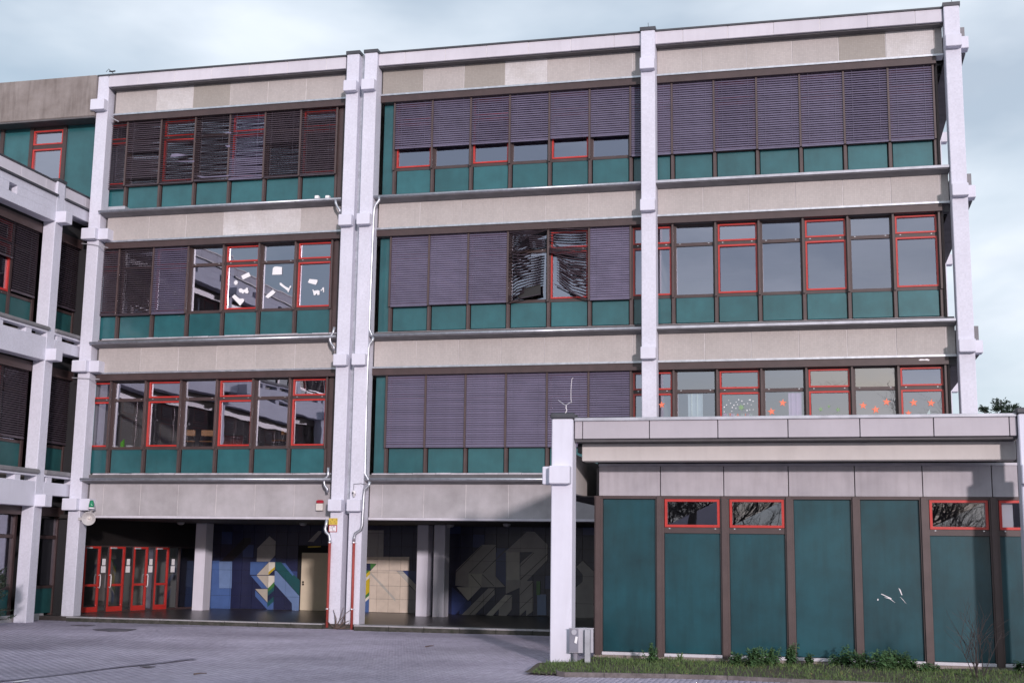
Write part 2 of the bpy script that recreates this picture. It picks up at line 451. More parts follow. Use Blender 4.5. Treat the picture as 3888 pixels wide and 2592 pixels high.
for k in range(4):
    V[:, k, 0] = x0 + cxs[k]; V[:, k, 1] = y0 + cys[k]; V[:, k, 2] = zt - 0.008
    V[:, k + 4, 0] = x0 + cxs[k] + bx[k]; V[:, k + 4, 1] = y0 + cys[k] + by[k]
    V[:, k + 4, 2] = zt + (tx if k in (1, 2) else -tx) + (ty if k > 1 else -ty)
fq = np.array([(4, 5, 6, 7), (0, 1, 5, 4), (1, 2, 6, 5), (2, 3, 7, 6), (3, 0, 4, 7)])
Fc = (np.arange(n)[:, None, None] * 8 + fq[None]).reshape(-1, 4)
me = bpy.data.meshes.new('paving_stones')
me.vertices.add(n * 8); me.vertices.foreach_set('co', (V * K).ravel())
me.loops.add(Fc.size); me.loops.foreach_set('vertex_index', Fc.ravel().astype(np.int32))
me.polygons.add(len(Fc)); me.polygons.foreach_set('loop_start', np.arange(0, Fc.size, 4, dtype=np.int32))
me.update(); me.validate()
me.materials.append(MATS['paver'])
pav = bpy.data.objects.new('paving_stones', me); col.objects.link(pav)
pav.parent = ground; pav['kind'] = 'stuff'

# manhole covers, tarred cracks
def cover(zm, pts, label, nm='manhole_cover'):
    P = [zm.Z(a, b, 0.0) for a, b in pts]
    return mk(nm, MB().prism([(p[0], p[1], 0.004) for p in P][::-1], (0, 0, 0.01)), 'manhole', label=label, cat='manhole cover')
zg = Zoom(0, 2250, 3.36)
cover(zg, [(900, 412), (1060, 408), (1220, 412), (1070, 420)], 'small dark drain cover in the paving nearest the entrance kerb', 'drain_cover')
cover(zg, [(1180, 468), (1390, 455), (1740, 466), (1620, 490), (1400, 492)], 'large diamond shaped manhole cover in the paving before the red doors')
cover(zg, [(1780, 942), (1870, 932), (1985, 942), (1870, 952)], 'dark manhole cover beside the tar line in the left foreground')
def groundstrip(zm, pts, wd, m, nm, label, cat):
    P = [zm.Z(a, b, 0) for a, b in pts]
    mb = MB()
    for i in range(len(P) - 1):
        a, b = Vector(P[i]), Vector(P[i + 1]); t = (b - a).normalized(); nrm = Vector((-t.y, t.x, 0)) * wd * (1 + 0.3 * math.sin(i * 2.1))
        nrm2 = Vector((-t.y, t.x, 0)) * wd * (1 + 0.3 * math.sin(i * 2.1 + 2.1))
        mb.quad((a - nrm) + Vector((0, 0, .005)), (b - nrm2) + Vector((0, 0, .005)), (b + nrm2) + Vector((0, 0, .005)), (a + nrm) + Vector((0, 0, .005)))
    return mk(nm, mb, m, label=label, cat=cat)
groundstrip(zg, [(-200, 1150), (0, 1120), (300, 1095), (600, 1060), (900, 1025), (1200, 985), (1500, 945), (1800, 915), (2100, 885), (2352, 850), (2500, 838)], 0.06, 'tar',
            'tar_line', 'dark tarred line running across the paving in the left foreground', 'tar line')
P = [zg.Z(a, b, 0) for a, b in ((150, 1135), (365, 1112), (370, 1122), (215, 1142))]
mk('chalk_mark', MB().prism([(p[0], p[1], 0.006) for p in P][::-1], (0, 0, .003)), 'sign_white', label='white painted mark on the ground at the lower left corner', cat='mark')
for (a, b, l, zz, lab) in ((80, 1490, 110, z8, 'pale stick lying on the paving in front of the left bay'), (520, 1100, 60, B4, 'thin twig on the paving right of the twin columns')):
    p = zz.Z(a, b, 0.012); q = zz.Z(a + l, b - 8, 0.014)
    mk('stick', MB().tube([p, (p + q) / 2 + np.array([0, .01, .006]), q], 0.012, 6, 0.006), 'twig', label=lab, cat='stick')

# ================================================================== MAIN BUILDING
main = thing('school_building', 'three storey concrete school building with white columns, green panels and brown blinds', 'building', (-7.5, 32.5, 0))
BZ = {1: 3.565, 2: 7.10, 3: 10.635}          # gutter level of each storey
S = 3.53
YB, YG = 29.73, 29.95                          # spandrel plane, glazing plane
XG = [-10.315 + 1.0136 * k for k in range(14)]  # mullion axes bays 2+3
XG1 = [-17.91 + 1.0035 * k for k in range(7)]   # mullion axes bay 1
COLS = [(-11.5, -11.165), (-11.02, -10.68), (-3.915, -3.57), (3.11, 3.455)]

def column(x0, x1, y0, y1, top, cap=True):
    c = mk('column', MB().cbox(x0, x1, y0, y1, -0.06, top, 0.014), 'white_render', main)
    if cap: mk('cap', MB().box(x0 - .02, x1 + .02, y0 - .02, y1 + .02, top, top + .085), 'coping', c)
    return c
cmain = [column(a, b, YC, 29.76, 14.415) for a, b in COLS]
for (a, b), c in zip(COLS, cmain):
    for zb in (13.37, 9.85, 6.31, 2.765):
        mk('corbel', MB().cbox(a - .004, b + .004, 29.14, YC + .02, zb, zb + .285, 0.012), 'white_plain', c)
for zb in (13.40, 9.86, 6.32, 2.77):
    mk('corbel', MB().cbox(3.44, 3.635, 29.4, 29.72, zb, zb + .285, 0.012), 'white_plain', cmain[3])
corner = column(-18.73, -18.385, 29.5, 29.86, 14.44, cap=False)
mk('cap', MB().box(-18.75, -18.36, 29.48, 29.88, 14.44, 14.475), 'coping', corner)
for zb in (13.43, 9.86, 6.32, 2.755):
    mk('corbel', MB().cbox(-18.80, -18.39, 29.30, 29.56, zb, zb + .30, 0.012), 'white_plain', corner)
    if zb < 13: mk('corbel', MB().cbox(-18.39, -18.10, 29.44, 29.74, zb, zb + .30, 0.012), 'white_plain', corner)
mk('joint_cover', MB().cbox(-11.17, -11.015, 29.52, 29.75, 2.72, 14.45, 0.01), 'galvanised', main)
mk('joint_gap', MB().box(-11.17, -11.015, 29.74, 29.76, 0, 2.72), 'joint_black', main)
# side columns at the right gable
for y, xa in ((36.2, 3.27), (43.2, 3.27)):
    c = column(xa, xa + .35, y, y + .4, 14.4)
    for zb in (13.37, 9.85, 6.31, 2.765): mk('corbel', MB().cbox(xa + .35, xa + .52, y + .02, y + .3, zb, zb + .285), 'white_plain', c)

BAYS = [(-18.30, -11.56), (-10.655, -3.92), (-3.57, 3.10)]
JW = 0.007
def panels(name, x0, x1, first, pitch, y0, y1, z0, z1, m, parent=main, special={}):
    """row of facing panels with open joints"""
    xs = [x0]
    j = first
    while j < x1 - .03:
        if j > x0 + .03: xs.append(j)
        j += pitch
    xs.append(x1)
    for i in range(len(xs) - 1):
        dy = random.uniform(-.004, .004)
        mk(name, MB().cbox(xs[i] + JW, xs[i + 1] - JW, y0 + dy, y1, z0, z1, 0.005), special.get(i, m), parent)

for bi, (x0, x1) in enumerate(BAYS):
    first = [-18.15, -10.63, -3.563][bi]
    xr = x1 if bi < 2 else 3.10
    for f in (1, 2, 3):
        b = BZ[f]
        ztop = b + S - .11 if f < 3 else 14.10
        sp = {}
        if f == 3: sp = [{1: 'patched_mosaic', 2: 'grey_mosaic'}, {0: 'grey_mosaic', 1: 'beige_mosaic', 2: 'grey_mosaic', 3: 'patched_mosaic'}, {4: 'grey_mosaic', 5: 'patched_mosaic'}][bi]
        if f == 2 and bi == 0: sp = {3: 'patched_mosaic', 4: 'patched_mosaic'}
        mk('grout_bed', MB().box(x0 + .01, xr - .01, YB + .012, YB + .06, b + 2.785, ztop - .005), 'grout', main)
        panels('facing_panel', x0, xr, first + 1.077, 1.077, YB, YB + .07, b + 2.778, ztop, 'beige_mosaic', special=sp)
        fx1 = {0: x1, 1: x1, 2: 2.93}[bi]
        fx0 = x0 - (0.02 if bi == 1 else 0)
        mk('blind_box', MB().box(fx0, fx1, 29.695, 30.0, b + 2.56, b + 2.725), 'brown_metal', main)
        mk('flashing', MB().box(x0 - .02, x1 if bi < 2 else 3.10, 29.665, 29.99, b + 2.728, b + 2.774), 'galvanised', main)
        mk('ledge', MB().prism([(x0 - .06, 29.43, b - .07), (x0 - .06, 29.43, b), (x0 - .06, 29.9, b + .02), (x0 - .06, 29.9, b - .115), (x0 - .06, 29.73, b - .115)],
                               (x1 - x0 + .06, 0, 0)), 'ledge', main)
        if bi < 2: mk('gutter', MB().tube([(x0 - .08, 29.405, b - .022), (x1 + .01, 29.405, b - .022)], .036, 10), 'galvanised', main, True)
        else: mk('gutter', MB().cbox(x0 - .02, x1, 29.385, 29.428, b - .055, b + .01, .006), 'zinc', main)
        # sill course
        if f == 1 or (f == 2 and bi == 0):
            xx = x0
            while xx < fx1 - .05:
                wd = min(random.choice((.33, .45, .6, .38)), fx1 - xx)
                mk('sill_tile', MB().cbox(xx + .004, xx + wd - .004, 29.82 + random.uniform(-.006, .006), 29.96, b + .03, b + .155 + random.uniform(-.008, .008), .006), 'sill_tile', main)
                xx += wd
        else:
            mk('sill_strip', MB().box(x0, fx1, 29.83, 29.97, b + .03, b + .13), 'white_sill' if f == 2 else 'sill_tile', main)
        # side reveal, green margin strip in bay 2
        if bi == 1:
            mk('margin_panel', MB().box(-10.63, XG[0] - .04, 29.90, 29.98, b + .14, b + 2.6), 'green_enamel', main)
    # parapet band
    mk('grout_bed', MB().box(x0, x1 - .01, 29.44, 29.49, 14.095, 14.395), 'grout', main)
    panels('parapet_panel', x0 - (.07 if bi == 0 else .02), x1, first + 0.66 + .0, 1.077, 29.43, 29.50, 14.09, 14.40, 'roof_band')
    mk('coping', MB().box(x0 - .08, x1 + .01, 29.40, 30.3, 14.405, 14.446), 'coping', main)
    mk('eaves_soffit', MB().box(x0 - .03, x1, 29.505, 29.80, 14.06, 14.10), 'soffit', main)
    # low concrete band over the open hall
    if bi < 2:
        panels('concrete_panel', x0, x1 + (0 if bi == 0 else .5), [-14.729 - 3 * 1.054, -10.319][bi] , 1.054, YB, YB + .07, 2.64, 3.452, 'concrete_panel')
        mk('grout_bed', MB().box(x0 + .01, x1 - .01, YB + .012, YB + .06, 2.645, 3.445), 'grout', main)
        mk('edge_strip', MB().box(x0, x1 + (0 if bi == 0 else .5), 29.70, 29.80, 2.578, 2.637), 'white_sill', main)
panels('concrete_panel', -3.4, 3.1, -2.9, 1.054, YB, YB + .07, 2.64, 3.452, 'concrete_panel')

# glazing
def window(x0, x1, b, red, fr=True):
    """one glazed bay: brown transoms, two panes, red sashes where the photo has them"""
    wx0, wx1 = x0 + .045, x1 - .045
    mb = MB().box(wx0, wx1, YG - .04, YG + .04, b + .77, b + .845).box(wx0, wx1, YG - .04, YG + .04, b + 2.025, b + 2.105).box(wx0, wx1, YG - .04, YG + .04, b + 2.535, b + 2.60)
    if not red:
        for za, zb in ((b + .845, b + 2.025), (b + 2.105, b + 2.535)):
            mb.box(wx0, wx0 + .03, YG - .03, YG + .03, za, zb).box(wx1 - .03, wx1, YG - .03, YG + .03, za, zb)
    if red: mb.box(wx0, wx0 + .0035, YG - .04, YG + .04, b + .845, b + 2.535).box(wx1 - .0035, wx1, YG - .04, YG + .04, b + .845, b + 2.535)
    o = mk('window', mb, 'brown_metal', main)
    for za, zb in ((b + .85, b + 2.02), (b + 2.11, b + 2.53)):
        if red: mk('sash', MB().ring(wx0 + .004, wx1 - .004, za, zb, .038, YG - .055, YG + .03), 'red_paint', o)
        i = .05 if red else .02
        ta, tb = random.uniform(-.007, .007), random.uniform(-.007, .007)
        mk('pane', MB().quad((wx0 + i, YG + .008 - ta - tb, za + .0), (wx1 - i, YG + .008 + ta - tb, za), (wx1 - i, YG + .008 + ta + tb, zb), (wx0 + i, YG + .008 - ta + tb, zb)), 'glass', o)
        if b < 9 and not red or b < 5:
            pass
    for xx in (wx0 + .1, wx1 - .14):
        mk('hinge_cap', MB().box(xx, xx + .03, YG - .048, YG - .04, b + 2.075, b + 2.09), 'chrome', o)
    mk('spandrel_panel', MB().cbox(wx0 + .015, wx1 - .015, YG - .03, YG + .03, b + .165, b + .772, .008), 'green_enamel', main)
def mullion(x, b, guide=True):
    mk('mullion', MB().box(x - .045, x + .045, YG - .065, YG + .06, b + .06, b + 2.62), 'brown_metal', main)
    mk('mullion_fin', MB().box(x - .030, x + .026, YG - .115, YG - .066, b + .04, b + .79), 'brown_rail', main)
    if guide: mk('guide_rail', MB().box(x - .022, x + .022, 29.765, 29.84, b + .765, b + 2.57), 'brown_rail', main)

for f in (1, 2, 3):
    b = BZ[f]
    for k, x in enumerate(XG):
        mullion(x, b)
        if k < 13: window(x, XG[k + 1], b, k % 2 == 0)
    for k, x in enumerate(XG1):
        mullion(x, b)
        if k < 6: window(x, XG1[k + 1], b, k % 2 == 1)
    window(-18.92, XG1[0], b, True)
    mk('jamb', MB().box(XG1[6] + .05, -11.50, YG - .1, YG + .1, b + .1, b + 2.62), 'brown_metal', main)
    mk('jamb', MB().box(XG[13] + .046, XG[13] + .10, YG - .12, YG + .1, b + .05, b + 2.62), 'brown_metal', main)

# --- venetian blinds
SLATP = 0.0565
def slat_profile(wd, tilt):
    """bowed slat, width wd along x; tilt 0 = flat, 90 = closed"""
    c, s = math.cos(math.radians(tilt)), math.sin(math.radians(tilt)); hw = .031
    prof = [(-hw, 0), (0, .006), (hw, 0), (hw, -.0025), (0, .0035), (-hw, -.0025)]
    mb = MB()
    pts = [(p * c - q * s, p * s + q * c) for p, q in prof]
    mb.prism([(0, y, z) for y, z in pts], (wd, 0, 0))
    return mb
slat_cache = {}
n_slat = [0]
def slat_mesh(wd, tilt, m):
    key = (round(wd, 3), round(tilt, 1), m)
    if key not in slat_cache:
        mb = slat_profile(wd, tilt)
        me = bpy.data.meshes.new('slat'); me.from_pydata([tuple(np.array(p) * K) for p in mb.v], [], mb.f); me.update()
        me.materials.append(MATS[m]); slat_cache[key] = me
    return slat_cache[key]
def blind(x0, x1, ztop, zbot, tilt=52, single=False, m='slat', tilts=None, yb=29.80, jit=0.0):
    wd = x1 - x0
    zbot += random.uniform(-.012, .012)
    if not single and tilts is None: tilt += random.choice((-7, -4, 0, 0, 3, 5)); jit = max(jit, .002)
    if single: tilt += random.choice((-5, 0, 0, 4))
    rail = MB().cbox(x0, x1, yb - .02, yb + .02, zbot - .035, zbot - .005, .006)
    for q in (.18, .82):
        rail.box(x0 + wd * q - .0022, x0 + wd * q + .0022, yb - .034, yb - .031, zbot - .01, ztop)
    bl = mk('window_blind', rail, m, main)
    nS = int(round((ztop - zbot) / SLATP))
    acc = MB()
    for i in range(nS):
        z = ztop - (i + .5) * (ztop - zbot) / nS
        t = tilts(i / nS) if tilts else tilt
        if single:
            o = bpy.data.objects.new('slat', slat_mesh(wd, t, m)); col.objects.link(o)
            o.parent = bl; R0 = ROOT[main]
            o.location = ((x0 - R0[0]) * K, (yb - R0[1]) * K, (z - R0[2]) * K); n_slat[0] += 1
        else:
            s = slat_profile(wd, t + random.uniform(-1.5, 1.5))
            sag = random.gauss(0, jit)
            s.v = [(p[0] + x0, p[1] + yb, p[2] + z + sag * (p[0] / wd - .3)) for p in s.v]
            nn = len(acc.v); acc.v += s.v; acc.f += [tuple(a + nn for a in f) for f in s.f]
    if not single: mk('slats', acc, m, bl, kind='stuff')
    return bl
E_ = .024
for k in range(0, 13):                         # top floor: bays 2 (raised) and 3 (down)
    b = BZ[3]
    zb = b + 1.36 if k < 6 else b + .80
    blind(XG[k] + E_, XG[k + 1] - E_, b + 2.60, zb, 54, single=(k >= 7))
for k in (0, 1, 2, 5): blind(XG[k] + E_, XG[k + 1] - E_, BZ[2] + 2.60, BZ[2] + .80, 54)
for k in range(0, 6): blind(XG[k] + E_, XG[k + 1] - E_, BZ[1] + 2.60, BZ[1] + .80, 54, single=(k < 3))
blind(-18.75, XG1[0] - E_, BZ[2] + 2.6, BZ[2] + .80, 40, m='slat_dark')
for k in (0, 1): blind(XG1[k] + E_, XG1[k + 1] - E_, BZ[2] + 2.60, BZ[2] + .80, 38 + 8 * k, m='slat_dark' if k == 0 else 'slat')
b = BZ[3]
blind(-18.75, XG1[0] - E_, b + 2.6, b + .72, 38, m='slat_dark')
T1 = [lambda t: 46 if t < .5 or .55 < t < .9 else 20, lambda t: 25 if t < .62 else 32, lambda t: 31 if t < .85 else 42,
      lambda t: 27 if t < .55 else (50 if t > .68 else 34), lambda t: 45 if t < .5 else 30, lambda t: 24 if t < .1 else 46]
for k in range(6):
    blind(XG1[k] + E_, XG1[k + 1] - E_, b + 2.6, b + .80, tilts=T1[k], m='slat_dark' if k not in (3,) else 'slat', jit=.012 if k in (0, 1, 2, 3) else .004)
# bent slats sticking out of the damaged blinds
rz = Zoom(420, 420, 4.127)
for pts in ([(930, 725), (960, 680), (1060, 675), (1210, 700), (1000, 728)], [(1760, 350), (1890, 335), (1890, 362)], [(1790, 550), (1870, 542), (1870, 572), (1830, 575)],
            [(1350, 1020), (1480, 1035), (1860, 1010), (1860, 1030), (1420, 1055)], [(800, 780), (1000, 795), (1310, 785), (1310, 805), (1100, 805)]):
    mb = MB().prism([tuple(rz.Y(a, c, 29.755) ) for a, c in pts], (0, .004, 0))
    mk('bent_slat', mb, 'slat', main)
# the two torn blinds on the middle floor (bay 2)
r7 = Zoom(1880, 840, 4.355)
def bent(paths, x0, x1, yb=29.79):
    rail = MB().box(x0, x1, yb - .02, yb + .03, BZ[2] + 2.54, BZ[2] + 2.6)
    bl = mk('window_blind', rail, 'slat_dark', main)
    for P in paths:
        q = [r7.Y(a, c, yb) for a, c in P]
        mb = MB(); hw = .013
        for i in range(len(q) - 1):
            a, c = Vector(q[i]), Vector(q[i + 1])
            dy0, dy1 = -.10 * math.sin(math.pi * i / (len(q) - 1)), -.10 * math.sin(math.pi * (i + 1) / (len(q) - 1))
            a.y += dy0; c.y += dy1
            mb.prism([a + Vector((0, -.018, -hw)), c + Vector((0, -.018, -hw)), c + Vector((0, .018, hw)), a + Vector((0, .018, hw))], (0, .003, .003))
        mk('slat', mb, 'slat_dark', bl); n_slat[0] += 1
pa = []
for i in range(8): pa.append([(222, 195 + i * 34), (500, 180 + i * 20), (835 - i * i * 4, 135 + i * 11)])
for i in range(7): pa.append([(225, 470 + i * 30), (430, 400 + i * 20), (560 + i * 6, 265 + i * 30), (825, 245 + i * 28)])
for i in range(13): pa.append([(225, 620 + i * 55), (300, 560 + i * 52), (520, 575 + i * 42), (775 - i * 2, 528 + i * 42)])
for i in range(4): pa.append([(215, 1250 + i * 28), (300, 1180 + i * 30), (480, 1100 + i * 22)])
for i in range(8): pa.append([(225, 560 + i * 60), (380, 470 + i * 58), (550, 410 + i * 60)])
pa.append([(215, 1345), (420, 1290), (755, 1205)])
bent(pa, XG[3] + E_, XG[4] - E_)
pb = []
for i in range(5): pb.append([(882, 135 + i * 42), (1200, 140 + i * 42), (1525, 140 + i * 42)])
pb.append([(885, 310), (1060, 385), (1525, 400)])
for i in range(6): pb.append([(890, 425 + i * 18), (1200, 440 + i * 25), (1525, 440 + i * 34)])
for i in range(6): pb.append([(975 + i * 25, 545 + i * 38), (1200, 620 + i * 45), (1525, 650 + i * 45)])
for i in range(9): pb.append([(1020, 640 + i * 42), (1230, 760 + i * 48), (1525, 830 + i * 52)])
for i in range(6): pb.append([(1060, 600 + i * 60), (1240, 700 + i * 62), (1525, 690 + i * 62)])
pb.append([(980, 1040), (1250, 1170), (1528, 1295)])
pb.append([(1200, 1170), (1300, 1200), (1528, 1290)])
bent(pb, XG[4] + E_, XG[5] - E_)
mk('torn_flap', MB().prism([tuple(r7.Y(a, c, 29.80)) for a, c in ((450, 1110), (750, 1030), (752, 1210), (560, 1260), (370, 1260))], (0, .004, 0)), 'plastic_black', main)

# --- building core: slabs, rear wall, partitions, gable
mk('roof_slab', MB().box(-18.4, 3.0, 29.80, 43.6, 13.42, 14.40), 'soffit', main)
for f in (1, 2, 3):
    b = BZ[f]
    mk('floor_slab', MB().box(-18.4, 2.93, 30.02, 43.6, b - .72, b + .10), 'interior_floor', main)
    mk('spandrel_backing', MB().box(-18.4, 3.1, 29.80, 30.02, b - .98 if f > 1 else 2.56, b + .12), 'soffit', main)
    mk('room_ceiling', MB().box(-18.4, 2.93, 30.02, 37.0, b + 2.60, b + 2.70), 'interior_wall', main)
    mk('room_wall', MB().box(-18.4, 2.93, 36.6, 36.7, b + .10, b + 2.6), 'interior_wall', main)
    for xp in (-11.1, -3.75): mk('partition', MB().box(xp - .05, xp + .05, 30.05, 36.6, b + .10, b + 2.6), 'interior_wall', main)
    mk('gable_wall', MB().box(2.935, 2.98, 30.03, 43.6, b + .1, b + 2.7), 'brown_metal', main)
    # gable edge beam
    mk('edge_beam', MB().box(3.16, 3.60, 29.78, 43.5, b + 2.765, b + S - .11), 'ledge', main)
    for yy in (30.2, 30.9, 31.6, 32.3): mk('beam_bracket', MB().box(2.99, 3.15, yy, yy + .08, b + 2.75, b + 2.95), 'joint_black', main)
mk('link_wall', MB().box(-25.5, -18.74, 29.96, 30.06, 0.1, 10.62), 'dark_void', main)  # dark wall added to block light coming through the gap behind the wing
mk('party_wall', MB().box(-18.5, -18.42, 30.05, 43.6, 2.6, 14.3), 'interior_wall', main)
mk('rear_wall', MB().box(-18.4, 3.0, 43.6, 43.8, 0, 14.3), 'concrete_panel', main)

# --- open entrance hall
hall = 2.562
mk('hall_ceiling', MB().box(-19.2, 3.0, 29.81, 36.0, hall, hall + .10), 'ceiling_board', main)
mk('hall_floor', MB().box(-19.3, 3.0, 29.32, 36.0, -.05, .108), 'terrazzo', main)
def kerb(xa, xb, y, nm='kerb_stone'):
    xx = xa
    while xx < xb - .05:
        wd = min(.86, xb - xx)
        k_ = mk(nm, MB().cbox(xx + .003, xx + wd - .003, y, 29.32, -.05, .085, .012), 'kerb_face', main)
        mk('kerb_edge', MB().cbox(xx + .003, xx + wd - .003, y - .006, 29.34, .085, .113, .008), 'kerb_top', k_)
        xx += wd
kerb(-18.34, -11.52, 29.12)
kerb(-10.66, -3.0, 28.93)
mk('joint_infill', MB().box(-11.52, -10.66, 29.3, 29.34, -.05, .07), 'kerb_face', main)
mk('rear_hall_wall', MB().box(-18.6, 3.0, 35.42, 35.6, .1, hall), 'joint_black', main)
for (xa, xb, y) in ((-17.39, -17.06, 33.93), (-10.70, -10.385, 33.82), (-10.19, -9.875, 33.72)):
    mk('hall_column', MB().cbox(xa, xb, y, y + .46, .1, hall, .012), 'white_plain', main)
for zz, a, c in ((z4, 1450, 285), (z4, 1757, 312), (z8, 290, 235), (z8, 660, 232), (z8, 1010, 215), (B4, 705, 200), (B4, 885, 226), (B4, 1125, 195), (B4, 1275, 222), (z4, 835, 290)):
    p = zz.Z(a, c, hall - .03)
    lm = mk('ceiling_lamp', MB().lathe((p[0], p[1], hall), [(.10, 0), (.105, -.02), (.09, -.055), (.05, -.075), (0.0, -.08)], n=12), 'lamp_glass', main, True)

# mural: tiles of a 35 x 38 cm grid, cut along the shapes
YM = 35.40
M1, M2, M3 = Zoom(780, 1970, 3.824), Zoom(1370, 1970, 3.826), Zoom(1690, 1970, 3.825)
def clip_poly(poly, x0, x1, z0, z1):
    def cut(P, f):
        R = []
        for i in range(len(P)):
            a, c = P[i], P[(i + 1) % len(P)]; fa, fc = f(a), f(c)
            if fa >= 0: R.append(a)
            if fa * fc < 0:
                t = fa / (fa - fc); R.append((a[0] + (c[0] - a[0]) * t, a[1] + (c[1] - a[1]) * t))
        return R
    for f in (lambda p: p[0] - x0, lambda p: x1 - p[0], lambda p: p[1] - z0, lambda p: z1 - p[1]):
        if len(poly) < 3: return []
        poly = cut(poly, f)
    return poly
def area(P): return abs(sum(P[i][0] * P[(i + 1) % len(P)][1] - P[(i + 1) % len(P)][0] * P[i][1] for i in range(len(P)))) / 2
mural_shapes = [
 (M1, [('blue', [(60, 600), (205, 600), (205, 1295), (60, 1290)]), ('lightblue', [(200, 612), (388, 612), (380, 1000), (200, 1000)]), ('blue', [(195, 1003), (372, 1003), (360, 1298), (195, 1295)]),
       ('black', [(225, 605), (560, 270), (660, 270), (660, 340), (400, 605)]), ('blue', [(655, 618), (915, 618), (745, 805), (648, 805)]), ('blue', [(660, 818), (745, 818), (905, 1003), (820, 1003)]),
       ('grey_and_shaded', [(745, 612), (755, 420), (930, 245), (1020, 320), (1015, 520), (930, 612)]), ('beigetile', [(745, 808), (920, 625), (915, 808)]), ('beigetile', [(745, 818), (912, 818), (905, 1000)]),
       ('beigetile', [(725, 1012), (903, 1012), (900, 1205)]), ('whitetile', [(920, 620), (1012, 622), (1010, 690), (918, 765)]), ('yellow', [(918, 765), (1010, 690), (1010, 722), (915, 808)]),
       ('whitetile', [(915, 818), (1003, 818), (1003, 905), (910, 1000)]), ('greentile', [(910, 1000), (1003, 910), (1000, 970), (907, 1055)]), ('teal', [(907, 1055), (1000, 970), (998, 1030), (905, 1110)]),
       ('teal', [(900, 1205), (992, 1120), (992, 1195), (900, 1275)]), ('blue', [(725, 1115), (725, 1030), (900, 1215), (897, 1305)]), ('blue', [(900, 1275), (990, 1195), (988, 1310), (895, 1310)]),
       ('lightblue', [(1008, 720), (1375, 1125), (1370, 1325), (1260, 1320), (1255, 1215), (1005, 935)]), ('teal', [(1015, 620), (1100, 620), (1385, 900), (1375, 1115), (1020, 722)]),
       ('blue', [(1110, 635), (1160, 635), (1285, 800), (1270, 822)]), ('grey_and_shaded', [(1490, 325), (1640, 170), (1710, 170), (1570, 330)]), ('yellow', [(1490, 395), (1740, 385), (1740, 400), (1490, 412)])]),
 (M2, [('grey_and_shaded', [(45, 160), (335, 160), (328, 545), (40, 545)]), ('cream', [(40, 545), (705, 545), (705, 745), (145, 745), (235, 645), (40, 640)]),  # upper grey piece is cream tiling with its shade put into the colour
       ('greentile', [(140, 640), (232, 645), (145, 735)]), ('greentile', [(38, 742), (130, 742), (36, 835)]), ('yellow', [(36, 835), (132, 745), (132, 800), (34, 885)]),
       ('whitetile', [(34, 885), (132, 800), (130, 850), (33, 930)]), ('yellow', [(32, 930), (130, 850), (126, 1055), (28, 1140)]), ('greentile', [(28, 1140), (126, 1055), (124, 1105), (26, 1190)]),
       ('whitetile', [(26, 1190), (124, 1105), (122, 1150), (24, 1235)]), ('blue', [(24, 1235), (122, 1150), (118, 1352), (16, 1350)]),
       ('cream', [(137, 747), (520, 750), (700, 945), (690, 1362), (119, 1355)]), ('palegrey', [(140, 765), (320, 945), (505, 1150), (505, 1195), (140, 795)]),
       ('palegrey', [(525, 752), (612, 752), (800, 950), (800, 1050)]), ('deepblue', [(612, 752), (805, 752), (800, 945)]), ('grey_and_shaded', [(700, 960), (800, 1060), (790, 1365), (692, 1362)])]),
 (M3, [('grey_and_shaded', [(150, 960), (160, 740), (540, 370), (740, 370), (735, 830), (870, 980), (730, 985), (340, 985)]), ('palegrey', [(170, 985), (520, 985), (335, 1180)]),
       ('grey_and_shaded', [(245, 1385), (630, 1000), (720, 1000), (720, 1090), (430, 1390)]), ('palegrey', [(590, 1397), (880, 1095), (975, 1100), (690, 1397)]), ('grey_and_shaded', [(780, 1398), (785, 1300), (975, 1115), (970, 1310), (890, 1402)]),
       ('grey_and_shaded', [(745, 590), (1190, 180), (1300, 180), (1490, 370), (1490, 590), (1090, 990), (885, 1080), (885, 470), (745, 610)]), ('navy', [(1088, 475), (1280, 475), (1088, 640)]),
       ('grey_and_shaded', [(1085, 970), (1190, 895), (1280, 895), (1280, 1330), (1180, 1402), (1180, 1310), (1085, 1402)]), ('deepblue', [(100, 980), (330, 1185), (150, 1385), (95, 1380)]),
       ('palegrey', [(345, 790), (535, 790), (530, 975), (345, 975)]), ('deepblue', [(740, 480), (885, 480), (885, 975), (740, 830)]), ('palegrey', [(895, 480), (1080, 480), (1080, 880), (895, 880)]),
       ('joint', [(150, 770), (540, 380), (546, 386), (156, 778)]), ('joint', [(350, 775), (740, 382), (746, 388), (358, 781)]), ('joint', [(550, 770), (890, 430), (896, 436), (558, 776)]), ('joint', [(1090, 680), (1290, 480), (1296, 486), (1097, 687)]),
       ('joint', [(1090, 870), (1490, 500), (1496, 508), (1097, 880)]), ('joint', [(380, 800), (530, 970), (525, 976), (372, 806)]), ('joint', [(550, 800), (715, 965), (709, 971), (543, 806)]), ('joint', [(345, 1390), (720, 1010), (727, 1017), (355, 1394)]),
       ('joint', [(1090, 1090), (1275, 905), (1281, 911), (1097, 1096)]), ('joint', [(1090, 1290), (1275, 1120), (1281, 1126), (1097, 1297)]), ('lightblue', [(1340, 1090), (1470, 1090), (1470, 1390), (1340, 1390)]), ('greentile', [(1330, 900), (1385, 900), (1380, 1100), (1330, 1100)]),
       ('grey_and_shaded', [(1910, 690), (2000, 600), (2160, 760), (2160, 1442), (1890, 1435), (1890, 1000), (2000, 900), (2000, 800)])])]
tw, th = .352, .372
gx = np.arange(-17.65, -5.9, tw)
gz = np.arange(.115, hall - .05, th)
door_x = (-14.70, -13.83)
nt_ = 0
